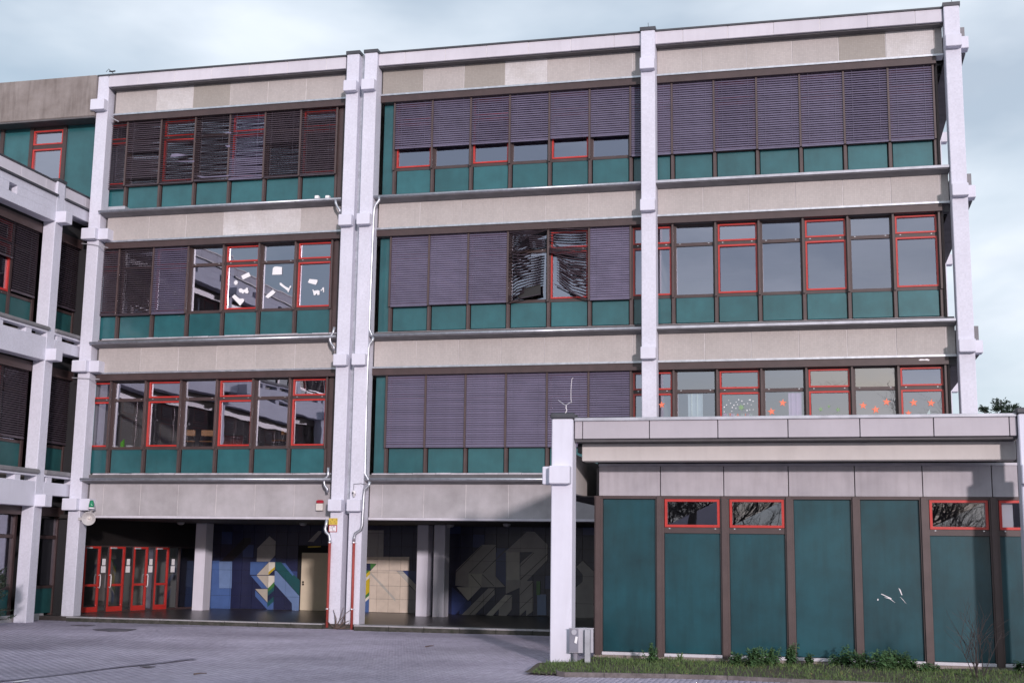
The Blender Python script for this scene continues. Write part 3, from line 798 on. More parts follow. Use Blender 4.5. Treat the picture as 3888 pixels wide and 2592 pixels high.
for i, gx_ in enumerate(gx):
    for j, gz_ in enumerate(gz):
        cx_, cz_ = gx_ + tw / 2, gz_ + th / 2
        if door_x[0] - .1 < cx_ < door_x[1] + .1 and cz_ < 1.85: continue
        mm = 'navy' if (i * 7 + j * 3) % 11 else 'deepblue'
        mk('mural_tile', MB().box(gx_ + .004, gx_ + tw - .004, YM, YM + .03, gz_ + .004, min(gz_ + th - .004, hall)), 'mural_' + mm, main); nt_ += 1
lay = 0
for zm, shapes in mural_shapes:
    for cname, pts in shapes:
        lay += 1
        P = [(q[0], q[2]) for q in (zm.Y(a, c, YM) for a, c in pts)]
        big = cname in ('cream',)
        step = 1 if big else (9 if cname == 'joint' else 2)
        X0 = math.floor((min(p[0] for p in P) - gx[0]) / tw); X1 = math.ceil((max(p[0] for p in P) - gx[0]) / tw)
        Z0 = math.floor((min(p[1] for p in P) - gz[0]) / th); Z1 = math.ceil((max(p[1] for p in P) - gz[0]) / th)
        for a in range(X0, X1, step):
            for c in range(Z0, Z1, step):
                Q = clip_poly(P, gx[0] + a * tw + .003, gx[0] + (a + step) * tw - .003, gz[0] + c * th + .003, gz[0] + (c + step) * th - .003)
                if len(Q) >= 3 and area(Q) > (.0012 if cname == 'joint' else .004):
                    yy = YM - .004 - .0004 * lay
                    o = mk('mural_tile', MB().prism([(x, yy, z) for x, z in Q], (0, YM - .0005 - yy, 0)), 'mural_' + cname, main); nt_ += 1
                    recalc(o)
# cream door in the mural
d = mk('door', MB().cbox(door_x[0], door_x[1], YM - .04, YM + .02, .115, 1.765, .008), 'door_cream', main)
for zz in (.96, .90):
    p = M1.Y(1420, 910 if zz > .93 else 943, YM - .04)
    mk('handle', MB().lathe((p[0], p[1], p[2]), [(.028, 0), (.028, -.03), (.015, -.05)], (0, 1, 0)), 'plastic_black', d)
mk('door_frame', MB().box(door_x[0] - .03, door_x[0] - .004, YM - .03, YM + .02, .11, 1.80).box(door_x[0] - .03, door_x[1] + .03, YM - .03, YM + .02, 1.77, 1.80), 'joint_black', main)

# entrance doors: glazed screen running back into the hall
DA, DB = np.array([-19.02, 30.80]), np.array([-18.02, 34.55])
dd = (DB - DA); dl = np.linalg.norm(dd); dd = dd / dl; dn = np.array([dd[1], -dd[0]])      # dn points into the hall
def dscreen(mb):                                # local (s along, t outwards, z) -> world
    mb.v = [(DA[0] + dd[0] * s + dn[0] * t, DA[1] + dd[1] * s + dn[1] * t, z) for s, t, z in mb.v]; return mb
zr4 = Zoom(250, 2000, 3.92)
def s_at(a, c):                                # where a photo column meets the screen line
    x, y = zr4.p(a, c); r_ = ray(x, y)
    A_ = np.array([[r_[0], -dd[0]], [r_[1], -dd[1]]]); t = np.linalg.solve(A_, DA); return t[1]
mk('door_screen', dscreen(MB().box(-.3, dl + .9, -.06, 0, 1.88, 2.56)), 'plastic_black', main)
mk('screen_threshold', dscreen(MB().box(-.3, dl + .9, -.06, .01, .10, .125)), 'brown_metal', main)
leaves = [(225, 460, 1), (595, 828, -1), (960, 1170, 1), (1290, 1485, 0)]
edges = []
for a, c, hs in leaves:
    s0, s1 = s_at(a, 1240), s_at(c, 1240)
    edges.append((s0, s1))
    d = mk('door', dscreen(MB().ring(s0, s1, .125, 1.86, .055, -.05, .012).box(s0 + .055, s1 - .055, -.05, .012, .18, .26).box(s0 + .055, s1 - .055, -.05, .012, .80, .86)), 'red_paint', main)
    mk('pane', dscreen(MB().quad((s0 + .05, -.02, .255), (s1 - .05, -.02, .255), (s1 - .05, -.02, 1.81), (s0 + .05, -.02, 1.81))), 'glass_dark', d)
    mk('door_closer', dscreen(MB().box(s0 + .02, s0 + .22, .013, .05, 1.80, 1.84)), 'chrome', d)
    if hs:
        sh = s1 - .03 if hs > 0 else s0 + .03
        for side, tt in ((1, .012), (-1, -.05)):
            mk('handle', dscreen(MB().tube([(sh, tt, .78), (sh, tt + side * .06, .76), (sh, tt + side * .075, .82), (sh, tt + side * .075, 1.06), (sh, tt + side * .06, 1.11), (sh, tt, 1.09)], .014, 6)), 'sign_white', d, True)
se = [(-.3, edges[0][0])] + [(edges[i][1], edges[i + 1][0]) for i in range(3)] + [(edges[3][1], edges[3][1] + .45), (edges[3][1] + .45, edges[3][1] + 1.2)]
for i, (a, c) in enumerate(se):
    sl = mk('sidelight', dscreen(MB().ring(a + .002, c - .002, .126, 1.875, .03, -.045, .0)), 'brown_metal', main)
    mk('pane', dscreen(MB().quad((a + .03, -.02, .15), (c - .03, -.02, .15), (c - .03, -.02, 1.85), (a + .03, -.02, 1.85))), 'glass_dark', sl)
    if 0 < i < 5:
        sm = a + (c - a) * .42
        mk('paper_notice', dscreen(MB().box(sm - .06, sm + .06, .004, .008, 1.36, 1.53)), 'paper', None,
           label='white prohibition notice beside the %s red entrance door' % ['', 'first', 'second', 'third', 'fourth'][i], cat='notice')
        o = bpy.data.objects[-1] if False else None
        mk('paper_sheet', dscreen(MB().box(sm - .085, sm + .075, .004, .008, 1.16, 1.335)), 'paper', None,
           label='printed sheet taped below the notice beside the %s red entrance door' % ['', 'first', 'second', 'third', 'fourth'][i], cat='notice')
lobby = mk('lobby_wall', MB().box(-22.2, -22.1, 29.9, 36, .1, hall).box(-22.2, -17.9, 35.5, 35.6, .1, hall).box(-22.1, -19.0, 30.2, 35.5, .06, .1), 'interior_wall', main)

# --- upper block continuing to the left of the corner column
mk('parapet_wall', MB().cbox(-24.5, -18.74, 29.42, 30.2, 13.30, 14.46, .02), 'weathered_concrete', main)
mk('parapet_soffit', MB().box(-24.5, -18.74, 29.44, 30.0, 13.26, 13.299), 'soffit', main)
def ulp(a, c, Y=29.93): return z1.Y(a, c, Y)
xa, xb, xc, xd = ulp(30, 700)[0], ulp(280, 700)[0], ulp(560, 700)[0], -18.74
mk('green_wall_panel', MB().box(xa + .05, xb - .05, 29.93, 29.98, 10.7, 13.27), 'green_enamel', main)
mk('green_wall_panel', MB().box(xc + .06, xd, 29.93, 29.98, 10.7, 13.27), 'green_enamel', main)
mk('green_wall_panel', MB().box(xa - 1.2, xa - .05, 29.93, 29.98, 10.7, 13.27), 'green_enamel', main)
for x in (xa, xb, xc): mk('mullion', MB().box(x - .05, x + .06, 29.87, 30.0, 10.7, 13.27), 'brown_metal', main)
wz = [ulp(440, q)[2] for q in (665, 785, 820)]
o = mk('window', MB().box(xb + .06, xc - .05, 29.90, 29.98, wz[2], wz[1]).box(xb + .06, xc - .05, 29.9, 29.98, wz[0], 13.27).box(xb + .06, xb + .064, 29.9, 29.98, wz[1], wz[0]).box(xc - .054, xc - .05, 29.9, 29.98, wz[1], wz[0]), 'brown_metal', main)
mk('sash', MB().ring(xb + .065, xc - .055, wz[1] + .002, wz[0] - .002, .036, 29.885, 29.96), 'red_paint', o)
mk('sash', MB().ring(xb + .065, xc - .055, 11.0, wz[2] - .002, .04, 29.885, 29.96), 'red_paint', o)
for za, zb in ((wz[1], wz[0]), (11.0, wz[2])):
    mk('pane', MB().quad((xb + .1, 29.94, za + .04), (xc - .1, 29.94, za + .04), (xc - .1, 29.94, zb - .04), (xb + .1, 29.94, zb - .04)), 'glass', o)
mk('upper_room', MB().box(-24.5, -18.45, 36, 36.2, 10.6, 14.2).box(-24.5, -18.45, 30.1, 36, 13.3, 13.4).box(-24.5, -18.45, 30.1, 36, 10.4, 10.6), 'interior_wall', main)

# --- downpipes
def pipe(name, pts, r, m, parent=main, sides=10): return mk(name, MB().tube(pts, r, sides), m, parent, True)
def pth(zm, pts, Y): return [tuple(zm.Y(a, c, Y)) for a, c in pts]
pr = pipe('downpipe', pth(z5, [(1660, 1340), (1655, 1370), (1625, 1410), (1615, 1440), (1608, 1520)], 29.40) + pth(z6, [(1600, 400), (1583, 800), (1572, 1120), (1590, 1160), (1600, 1180)], 29.40), .036, 'galvanised')
pr2 = pipe('downpipe', pth(z6, [(1608, 1185), (1600, 1215), (1575, 1245), (1566, 1290), (1560, 1400)], 29.40) + pth(z7, [(1547, 400), (1535, 1000), (1560, 1045), (1570, 1060)], 29.40), .036, 'galvanised')
pr3 = pipe('downpipe', pth(z7, [(1578, 1068), (1570, 1100), (1535, 1130), (1527, 1180), (1520, 1300), (1513, 1440), (1500, 1480), (1455, 1510), (1444, 1545), (1442, 1590)], 29.265), .038, 'galvanised')
rp_ = pipe('lower_pipe', pth(z8, [(1443, 345), (1421, 1112)], 29.262), .034, 'pipe_red')
for q in ((1441, 372), (1424, 938)):
    p = z8.Y(*q, 29.262); mk('clamp', MB().lathe((p[0], p[1], p[2]), [(.040, -.012), (.040, .012)]).box(p[0] - .05, p[0] + .05, p[1] + .02, p[1] + .06, p[2] - .008, p[2] + .008), 'chrome', rp_)
pipe('downpipe', pth(z5, [(1288, 1365), (1288, 1390), (1300, 1420), (1322, 1450), (1324, 1480)], 29.42), .036, 'galvanised')
pipe('downpipe', pth(z6, [(1278, 1100), (1265, 1150), (1240, 1185), (1238, 1215), (1250, 1245), (1272, 1270), (1275, 1300)], 29.44), .034, 'galvanised')
pipe('downpipe', pth(z7, [(1225, 950), (1222, 1020), (1190, 1050), (1188, 1080), (1195, 1105), (1215, 1130), (1218, 1160)], 29.45), .034, 'galvanised')
pipe('downpipe', pth(z7, [(1213, 1390), (1205, 1440), (1196, 1470), (1205, 1500), (1232, 1525), (1238, 1565), (1237, 1590)], 29.262), .038, 'galvanised')
lp_ = pipe('lower_pipe', pth(z8, [(1238, 345), (1212, 1095)], 29.262), .034, 'pipe_red')
for q in ((1236, 372), (1215, 935)):
    p = z8.Y(*q, 29.262); mk('clamp', MB().lathe((p[0], p[1], p[2]), [(.040, -.012), (.040, .012)]).box(p[0] - .05, p[0] + .05, p[1] + .02, p[1] + .06, p[2] - .008, p[2] + .008), 'chrome', lp_)
# grey fittings at the window sill beside the corner column, white patch box
p = z1.Y(1000, 1310, 29.7)
mk('sill_board', MB().cbox(-18.25, -17.75, 29.62, 29.86, 10.70, 10.80, .01), 'zinc', main)
for q in (1135, 1225):
    p = z5.Y(q, 1345, 29.8); mk('vent_cap', MB().cbox(p[0] - .06, p[0] + .05, 29.72, 29.84, p[2] - .05, p[2] + .04, .01), 'paper', main)

# ================================================================== LEFT WING
wing = thing('wing_building', 'lower side wing with white tiled beams and dark blinds, joining the left corner', 'building', (-21.5, 24.0, 0))
XW, XWG = -18.80, -19.32
def wcol(y0):
    c = mk('column', MB().cbox(-19.14, -18.795, y0, y0 + .345, -.05, 11.10, .014), 'white_render', wing)
    mk('cap', MB().box(-19.16, -18.77, y0 - .02, y0 + .365, 11.10, 11.17), 'coping', c)
    for zb in (10.00, 6.44, 2.80): mk('corbel', MB().cbox(-18.94, -18.52, y0 + .02, y0 + .33, zb, zb + .30, .012), 'white_plain', c)
WC = [28.115, 21.05, 14.0, 7.0]
for y in WC: wcol(y)
spans = [(28.46, 29.955, 1)] + [(WC[i + 1] + .345, WC[i] , 0) for i in range(3)] + [(-2, 7.0, 0)]
for ya, yb, short in spans:
    # roof parapet, coping, beam with square openings
    yy = ya
    while yy < yb - .05:
        wd = min(1.05, yb - yy)
        mk('parapet_panel', MB().cbox(-19.05, -18.86, yy + .004, yy + wd - .004, 10.74, 11.06, .006), 'roof_band', wing); yy += wd
    mk('coping', MB().box(-19.2, -18.84, ya, yb, 11.062, 11.105), 'coping', wing)
    mk('ledge_coping', MB().box(-19.2, -18.74, ya, yb, 10.69, 10.735), 'coping', wing)
    zb0 = 10.39 if short else 10.03
    if short: mk('edge_beam', MB().cbox(-19.12, XW, ya, yb, zb0, 10.688, .01), 'white_render', wing)
    else:
        holes = [yb - 1.98 - 1.75 * i for i in range(4) if yb - 1.98 - 1.75 * i > ya + .5]
        h0, h1, hw = 10.29, 10.50, .33
        mk('edge_beam', MB().cbox(-19.12, XW, ya, yb, zb0, h0, .006), 'white_render', wing)
        mk('edge_beam', MB().cbox(-19.12, XW, ya, yb, h1, 10.688, .006), 'white_render', wing)
        ys = [ya] + sorted(sum([[hh, hh + hw] for hh in holes], [])) + [yb]
        for i in range(0, len(ys), 2): mk('edge_beam', MB().box(-19.118, XW - .001, ys[i], ys[i + 1], h0, h1), 'white_render', wing)
    for lv, (zs, zr, zg_, zbt, zbl, zbs) in {2: (7.30, 7.20, 7.15, 7.03, 6.44, 6.74), 1: (3.72, 3.60, 3.55, 3.42, 2.81, 3.10)}.items():
        mk('sill_beam', MB().cbox(-19.05, -18.74, ya - .02, yb + (.08 if not short else .1), zr, zs, .025), 'ledge', wing)
        mk('rail', MB().box(-19.0, -18.79, ya, yb, zg_, zr), 'white_plain', wing)
        yy = ya + .12
        while yy < yb - .1:
            mk('baluster', MB().box(-19.05, -18.81, yy, yy + .22, zbt, zg_), 'white_plain', wing); yy += 1.15
        mk('edge_beam', MB().cbox(-19.12, XW, ya, yb, zbs if short else zbl, zbt, .01), 'white_render' if lv == 2 else 'white_plain', wing)
    # glazing and blinds behind
    for b in (-.02, 3.55, 7.12):
        yy = yb
        k = 0
        while yy > ya + .1:
            ye = max(ya, yy - 1.0)
            mk('mullion', MB().box(XWG - .06, XWG + .06, yy - .045, yy + .045, b + .1, b + 2.75), 'brown_metal', wing)
            mk('spandrel_panel', MB().box(XWG - .03, XWG + .02, ye + .05, yy - .05, b + .18, b + .80), 'green_dull', wing)
            if b > 1:
                zbot = b + .95 if not (b > 5 and k == 1 and not short) else b + 1.75
                rail = MB().box(XWG + .08, XWG + .12, ye + .03, yy - .03, zbot - .04, zbot)
                bl = mk('window_blind', rail, 'slat_dark', wing)
                acc = MB(); z = b + 2.72
                while z > zbot:
                    s = slat_profile(yy - ye - .06, 40)
                    s.v = [(XWG + .10 - q[1], yy - .03 - q[0], q[2] + z) for q in s.v]
                    nn = len(acc.v); acc.v += s.v; acc.f += [tuple(a + nn for a in f_) for f_ in s.f]; z -= SLATP
                mk('slats', acc, 'slat_dark', bl, kind='stuff')
            wn = mk('window', MB().box(XWG - .04, XWG + .04, yy - .049, yy - .045, b + .87, b + 2.05).box(XWG - .04, XWG + .04, ye + .045, ye + .049, b + .87, b + 2.05).box(XWG - .04, XWG + .04, ye + .045, yy - .045, b + .80, b + .87).box(XWG - .04, XWG + .04, ye + .045, yy - .045, b + 2.05, b + 2.13), 'brown_metal', wing)
            red = k % 2 == 1
            for za, zb in ((b + .88, b + 2.04), (b + 2.14, b + 2.6)):
                if red:
                    fr = MB().ring(0, yy - ye - .1, za, zb, .05, -.03, .05)
                    fr.v = [(XWG + q[1], ye + .05 + q[0], q[2]) for q in fr.v]
                    recalc(mk('sash', fr, 'red_paint', wn))
                mk('pane', MB().quad((XWG, ye + .05, za), (XWG, yy - .05, za), (XWG, yy - .05, zb), (XWG, ye + .05, zb)), 'glass', wn)
            yy -= 1.0; k += 1
        mk('blind_box', MB().box(XWG - .1, XWG + .18, ya, yb, b + 2.62, b + 2.85), 'brown_metal', wing)
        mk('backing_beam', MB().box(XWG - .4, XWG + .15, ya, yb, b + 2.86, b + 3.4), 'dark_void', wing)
mk('plinth', MB().box(-19.6, -19.22, -2, 29.5, -.05, .16), 'kerb_top', wing)
for b in (-.02, 3.55, 7.12):
    mk('room_wall', MB().box(-25.6, -25.5, -2, 29.8, b, b + 3.3), 'interior_wall', wing)
    mk('floor_slab', MB().box(-25.6, XWG - .1, -2, 29.8, b - .3, b + .1), 'interior_floor', wing)
mk('roof_slab', MB().box(-25.6, -19.05, -2, 29.88, 10.4, 10.9), 'soffit', wing)
mk('end_wall', MB().box(-25.6, -19.3, -2.2, -2, 0, 10.9), 'concrete_panel', wing)
for zm, pts in ((z2, [(695, 278), (800, 290), (920, 316)]), (z3, [(612, 75), (845, 88)])):
    mk('bracket_rod', MB().tube([tuple(zm.Y(a, c, 29.47)) for a, c in pts], .012, 6), 'rod', wing)
mk('bracket_rod', MB().tube([tuple(z1.Y(a, c, 29.47)) for a, c in ((940, 550), (1010, 588))], .012, 6), 'rod', main)

# ================================================================== ANNEX
ann = thing('annex_pavilion', 'single storey annex with tall green panels, red framed windows and concrete roof band', 'building', (-.4, 25.0, 0))
def acol(x0, x1, left):
    c = mk('column', MB().cbox(x0, x1, 21.407, 21.77, -.05, 4.105, .016), 'white_plain', ann)
    mk('cap', MB().cbox(x0 - .025, x1 + .03, 21.38, 21.80, 4.105, 4.20, .02), 'coping', c)
    mk('corbel', MB().cbox(x0 - .01, x1 - .015, 21.235, 21.42, 2.985, 3.29, .014), 'white_plain', c)
    if left: mk('corbel', MB().cbox(x0 - .165, x0 + .01, 21.44, 21.70, 2.985, 3.29, .014), 'white_plain', c)
    else: mk('corbel', MB().cbox(x1 - .01, x1 + .165, 21.44, 21.70, 2.985, 3.29, .014), 'white_plain', c)
acol(-4.41, -4.045, True)
acol(3.12, 3.48, False)
panels('fascia_panel', -4.03, 3.11, -3.89, 1.1475, 21.50, 21.56, 3.765, 4.065, 'annex_fascia', ann)
mk('coping', MB().cbox(-4.03, 3.11, 21.47, 21.75, 4.066, 4.122, .008), 'zinc', ann)
mk('roof_slab', MB().box(-4.03, 3.11, 21.57, 29.35, 3.72, 4.06), 'soffit', ann)
mk('beam', MB().cbox(-3.97, 3.13, 21.90, 22.25, 3.412, 3.715, .01), 'annex_beam', ann)
mk('beam_bearing', MB().box(-4.045, -3.97, 21.90, 22.2, 3.56, 3.715), 'joint_black', ann)
panels('band_panel', -3.80, 3.25, -2.697, 1.1068, 22.657, 22.75, 2.852, 3.375, 'annex_panel', ann)
mk('band_cap', MB().prism([(-3.80, 22.64, 3.376), (-3.80, 22.66, 3.42), (-3.80, 22.8, 3.43), (-3.80, 22.8, 3.376)], (7.05, 0, 0)), 'white_sill', ann)
mk('gap_back', MB().box(-3.85, 3.3, 22.85, 22.95, 3.37, 3.72), 'joint_black', ann)
AP = [-3.803, -2.711, -1.582, -.481, .628, 1.742, 2.846, 3.95]
hasw = {1, 2, 5, 6}
mk('head_rail', MB().box(-3.88, 3.3, 22.66, 22.76, 2.80, 2.85), 'brown_metal', ann)
for i, x in enumerate(AP):
    mk('post', MB().box(x - .075, x + .075, 22.665, 22.80, .10, 2.799).box(x - .05, x + .035, 22.625, 22.664, .09, 2.84), 'brown_rail', ann)
    if i == len(AP) - 1: break
    xa, xb = x + .076, AP[i + 1] - .076
    ztop = 2.205 if i in hasw else 2.798
    gp_ = mk('panel', MB().cbox(xa, xb, 22.72, 22.78, .155, ztop, .006), 'green_board', ann)
    if i == 4:
        zs_ = Zoom(2050, 1892, 1.2797)
        for q in ([(1657, 463), (1707, 487), (1708, 483), (1660, 461)], [(1672, 478), (1700, 482), (1728, 507), (1700, 487)], [(1742, 432), (1752, 442), (1761, 468), (1757, 468)], [(1747, 473), (1765, 490), (1783, 514), (1764, 492)],
                  [(1640, 486), (1645, 486), (1645, 494), (1639, 494)]):
            mk('scratch', MB().prism([tuple(zs_.Y(a, c, 22.717)) for a, c in q], (0, .002, 0)), 'sign_white', gp_)
    if i in hasw:
        wn = mk('window', MB().box(xa, xb, 22.69, 22.78, 2.206, 2.305), 'brown_metal', ann)
        mk('sash', MB().ring(xa + .01, xb - .01, 2.31, 2.797, .043, 22.675, 22.76), 'red_paint', wn)
        mk('pane', MB().quad((xa + .04, 22.735, 2.34), (xb - .04, 22.735, 2.34), (xb - .04, 22.735 + random.uniform(-.02, .02), 2.77), (xa + .04, 22.735, 2.77)), 'glass_annex', wn)
        if i == 6: mk('curtain', MB().box(xa + .05, xa + .24, 22.80, 22.81, 2.3, 2.79), 'paper', wn)
        for xx in (xa + .08, xb - .1): mk('hinge_cap', MB().box(xx, xx + .025, 22.684, 22.689, 2.28, 2.295), 'chrome', wn)
    mk('sill', MB().cbox(xa - .01, xb + .01, 22.63, 22.76, .095, .148, .006), 'white_sill', ann)
mk('plinth', MB().box(-3.88, 4.2, 22.645, 22.9, -.1, .094), 'rough_plinth', ann)
mk('side_wall', MB().box(-3.86, -3.78, 22.80, 29.3, .0, 3.36), 'soffit', ann)  # the wall's shade is put into its dark colour
mk('annex_room', MB().box(-3.7, 4.2, 28.9, 29.0, 0, 3.4).box(-3.7, 4.2, 22.9, 28.9, -.05, .05).box(4.2, 4.3, 22.8, 29, 0, 3.4), 'interior_wall', ann)
mk('room_lining', MB().box(-3.7, 4.2, 22.9, 28.9, 3.40, 3.44), 'interior_wall', ann)
mk('side_beam', MB().cbox(-4.40, -4.14, 21.775, 29.0, 2.86, 3.56, .01), 'annex_beam', ann)
mk('side_soffit', MB().box(-4.6, -3.87, 22.9, 29.2, 2.84, 2.858), 'joint_black', ann)

# ================================================================== THINGS ON AND ROUND THE BUILDINGS
# horn loudspeaker, green beacon, alarm box, camera, hydrant signs
p = z4.Y(717, 245, 29.35)
hs = thing('horn_loudspeaker', 'grey horn loudspeaker mounted on the left corner column above the entrance', 'loudspeaker', (p[0], 29.4, p[2]))
ax = Vector((.35, -1, -.12)).normalized()
mk('bell', MB().lathe((p[0], p[1], p[2]), [(.012, .02), (.03, .0), (.05, -.02), (.09, .02), (.165, .10), (.178, .105), (.17, .095), (.10, .0), (.05, -.10), (.05, -.2)][::1], ax, 18), 'horn', hs, True)
mk('driver', MB().lathe((p[0], p[1], p[2]), [(.0, .035), (.03, .03), (.035, 0), (.03, -.02)], ax, 12), 'plastic_white', hs, True)
mk('bracket', MB().tube([(p[0] - .02, 29.5, p[2] + .2), (p[0] - .03, 29.42, p[2] + .17), (p[0] - .03, 29.44, p[2])], .018, 6).box(-18.40, p[0] - .05, 29.46, 29.56, p[2] - .05, p[2] + .02), 'horn', hs)
p = z4.Y(734, 137, 29.40)
hb = thing('signal_beacon', 'green signal beacon on the corner column block above the horn loudspeaker', 'beacon', (p[0], 29.4, p[2]))
mk('lens', MB().lathe((p[0], 29.4, p[2]), [(.07, -.07), (.068, 0), (.05, .09), (.03, .11), (0, .115)], n=14), 'beacon_green', hb, True)
mk('base', MB().lathe((p[0], 29.4, p[2]), [(.085, -.10), (.085, -.07)], n=14), 'sign_white', hb)
pa_, pb_ = z8.Y(1125, 12, 29.68), z8.Y(1182, 103, 29.68)
ab = thing('alarm_box', 'white alarm box with a red strobe top on the concrete band left of twin columns', 'alarm', ((pa_[0] + pb_[0]) / 2, 29.7, pb_[2]))
zm_ = pb_[2] + (pa_[2] - pb_[2]) * .68
mk('housing', MB().cbox(pa_[0], pb_[0], 29.62, 29.728, pb_[2], zm_, .012), 'plastic_white', ab)
mk('strobe', MB().cbox(pa_[0] + .004, pb_[0] - .004, 29.625, 29.728, zm_ + .001, pa_[2], .02), 'beacon_red', ab)
p = z7.Y(1440, 1165, 29.25)
sc_ = thing('security_camera', 'small white dome camera with a cable on the right twin column', 'camera', (p[0], 29.3, p[2]))
mk('body', MB().lathe((p[0], 29.27, p[2]), [(.045, .05), (.05, 0), (.04, -.03)], n=12), 'sign_white', sc_, True)
mk('lens', MB().lathe((p[0] - .01, 29.235, p[2]), [(.026, 0), (.02, -.02), (0, -.024)], (0, 1, 0), 10), 'plastic_black', sc_)
mk('mount', MB().lathe((p[0], 29.27, p[2]), [(.02, -.1), (.035, -.05), (.03, -.03)], n=10).box(p[0] - .03, p[0] + .03, 29.27, 29.325, p[2] - .06, p[2] + .03), 'horn', sc_)
mk('cable', MB().tube([tuple(z7.Y(a, c, 29.30)) for a, c in ((1440, 1140), (1441, 1090), (1500, 1085), (1545, 1095))], .006, 5), 'dark_metal', sc_)
def px_rect(zm, a0, c0, a1, c1, Y): q, r_ = zm.Y(a0, c0, Y), zm.Y(a1, c1, Y); return q[0], r_[0], r_[2], q[2]
zs6 = Zoom(1200, 1940, 15.68)
x0_, x1_, za_, zb_ = px_rect(zs6, 765, 405, 1270, 800, 29.318)
sy = thing('gas_sign', 'yellow pipeline marker sign with numbers, above the red bordered sign', 'sign', ((x0_ + x1_) / 2, 29.32, za_))
mk('plate', MB().cbox(x0_, x1_, 29.312, 29.324, za_, zb_, .003), 'sign_yellow', sy)
def text(name, body, loc, size, m, parent=None):
    cu = bpy.data.curves.new(name, 'FONT'); cu.body = body; cu.size = size * K; cu.extrude = .0008; cu.align_x = 'CENTER'; cu.align_y = 'CENTER'
    t = bpy.data.objects.new(name, cu); col.objects.link(t)
    dg = bpy.context.evaluated_depsgraph_get(); me = bpy.data.meshes.new_from_object(t.evaluated_get(dg))
    bpy.data.objects.remove(t)
    me.materials.clear(); me.materials.append(MATS[m])
    o = bpy.data.objects.new(name, me); col.objects.link(o)
    o.rotation_euler = (math.pi / 2, 0, 0)
    base = ROOT[parent]; o.parent = parent
    o.location = tuple((loc[i] - base[i]) * K for i in range(3))
    return o
W_, H_ = x1_ - x0_, zb_ - za_
for tx_, fx, fz in (('20', .4, .74), ('30', .9, .74), ('12', .17, .46), ('12', .66, .46), ('4', .27, .2), ('23', .8, .2)):
    text('numeral', tx_, (x0_ + W_ * fx, 29.310, za_ + H_ * fz), .036, 'ink', sy)
x0_, x1_, za_, zb_ = px_rect(zs6, 760, 815, 1240, 1235, 29.318)
sw = thing('hydrant_sign', 'white hydrant sign with a red border on the left twin column', 'sign', ((x0_ + x1_) / 2, 29.32, za_))
mk('border', MB().cbox(x0_, x1_, 29.314, 29.324, za_, zb_, .003), 'sign_red', sw)
mk('plate', MB().box(x0_ + .018, x1_ - .018, 29.310, 29.3138, za_ + .018, zb_ - .018), 'sign_white', sw)
W_, H_ = x1_ - x0_, zb_ - za_
text('lettering', 'H 100', (x0_ + W_ * .5, 29.308, za_ + H_ * .80), .040, 'ink', sw)
mk('bar', MB().box(x0_ + W_ * .22, x0_ + W_ * .8, 29.3085, 29.3095, za_ + H_ * .66, za_ + H_ * .68), 'ink', sw)
mk('bar', MB().box(x0_ + W_ * .48, x0_ + W_ * .51, 29.3085, 29.3095, za_ + H_ * .2, za_ + H_ * .655), 'ink', sw)
text('lettering', '7,4', (x0_ + W_ * .34, 29.308, za_ + H_ * .48), .040, 'ink', sw)
text('lettering', '2,1', (x0_ + W_ * .64, 29.308, za_ + H_ * .22), .040, 'ink', sw)

# lightning rods
zr = Zoom(2100, 1400, 7.128)
lr = thing('lightning_rod', 'thin bent lightning rod on top of the annex corner column', 'lightning rod', (-4.2, 21.6, 4.2))
mk('rod', MB().tube([tuple(zr.Y(a, c, 21.6)) for a, c in ((545, 238), (510, 275), (495, 400), (484, 570), (484, 800), (492, 890))], .0045, 6), 'sign_white', lr)
mk('clip', MB().tube([tuple(zr.Y(a, c, 21.6)) for a, c in ((135, 842), (310, 972), (360, 980), (440, 920), (520, 900))], .006, 6), 'rod', lr)
mk('foot', MB().tube([tuple(zr.Y(a, c, 21.6)) for a, c in ((355, 985), (350, 1060), (370, 1110), (355, 1160), (308, 1225), (300, 1300))], .008, 6), 'sign_white', lr)
l2 = thing('lightning_rod', 'small wire lightning rod on top of the left corner column', 'lightning rod', (-18.6, 29.6, 14.47))
mk('rod', MB().tube([tuple(z1.Y(a, c, 29.6)) for a, c in ((903, 165), (925, 140), (950, 165), (975, 190))], .008, 5), 'dark_metal', l2)
mk('clip', MB().tube([tuple(z1.Y(a, c, 29.6)) for a, c in ((930, 160), (955, 162), (980, 157))], .02, 6), 'dark_metal', l2)
for i, (a, c0, c1, nm) in enumerate(((98, 138, 160, 'third'), (1918, -4, 14, 'right end'))):
    mk('lightning_rod', MB().tube([tuple(C5.Y(a, c1, 29.5)), tuple(C5.Y(a - 2, c0, 29.5))], .006, 5), 'dark_metal', label='short lightning spike on the %s column of the main facade' % ('middle' if i == 0 else nm), cat='lightning rod')

# ---- window decorations
def star(c, r, n=5, inner=.42, rot=0.0, d=.003, sq=1.0):
    pts = []
    for k in range(2 * n):
        rr = r if k % 2 == 0 else r * inner
        an = math.pi / 2 + rot + math.pi * k / n
        pts.append((c[0] + rr * math.cos(an), c[1], c[2] + rr * math.sin(an) * sq))
    return MB().prism(pts[::-1], (0, d, 0))
YP = YG - .012
zd = Zoom(2480, 1380, 2.0632)
stars = [(67, 322, 27, .1, 'beside the third column'), (1015, 307, 30, -.1, 'on the right half of the second plain window, upper one'), (927, 375, 30, .15, 'lower left in the window with the lilac drape'),
         (1645, 328, 30, -.05, 'leftmost in the window reflecting a tree'), (1743, 360, 32, .1, 'lowest in the window reflecting a tree'), (1828, 300, 31, -.1, 'highest in the window reflecting a tree'),
         (2040, 305, 32, .1, 'left of two in the last red window'), (2178, 308, 32, -.15, 'right of two in the last red window'), (2000, 388, 26, 0, 'half hidden behind the annex roof edge')]
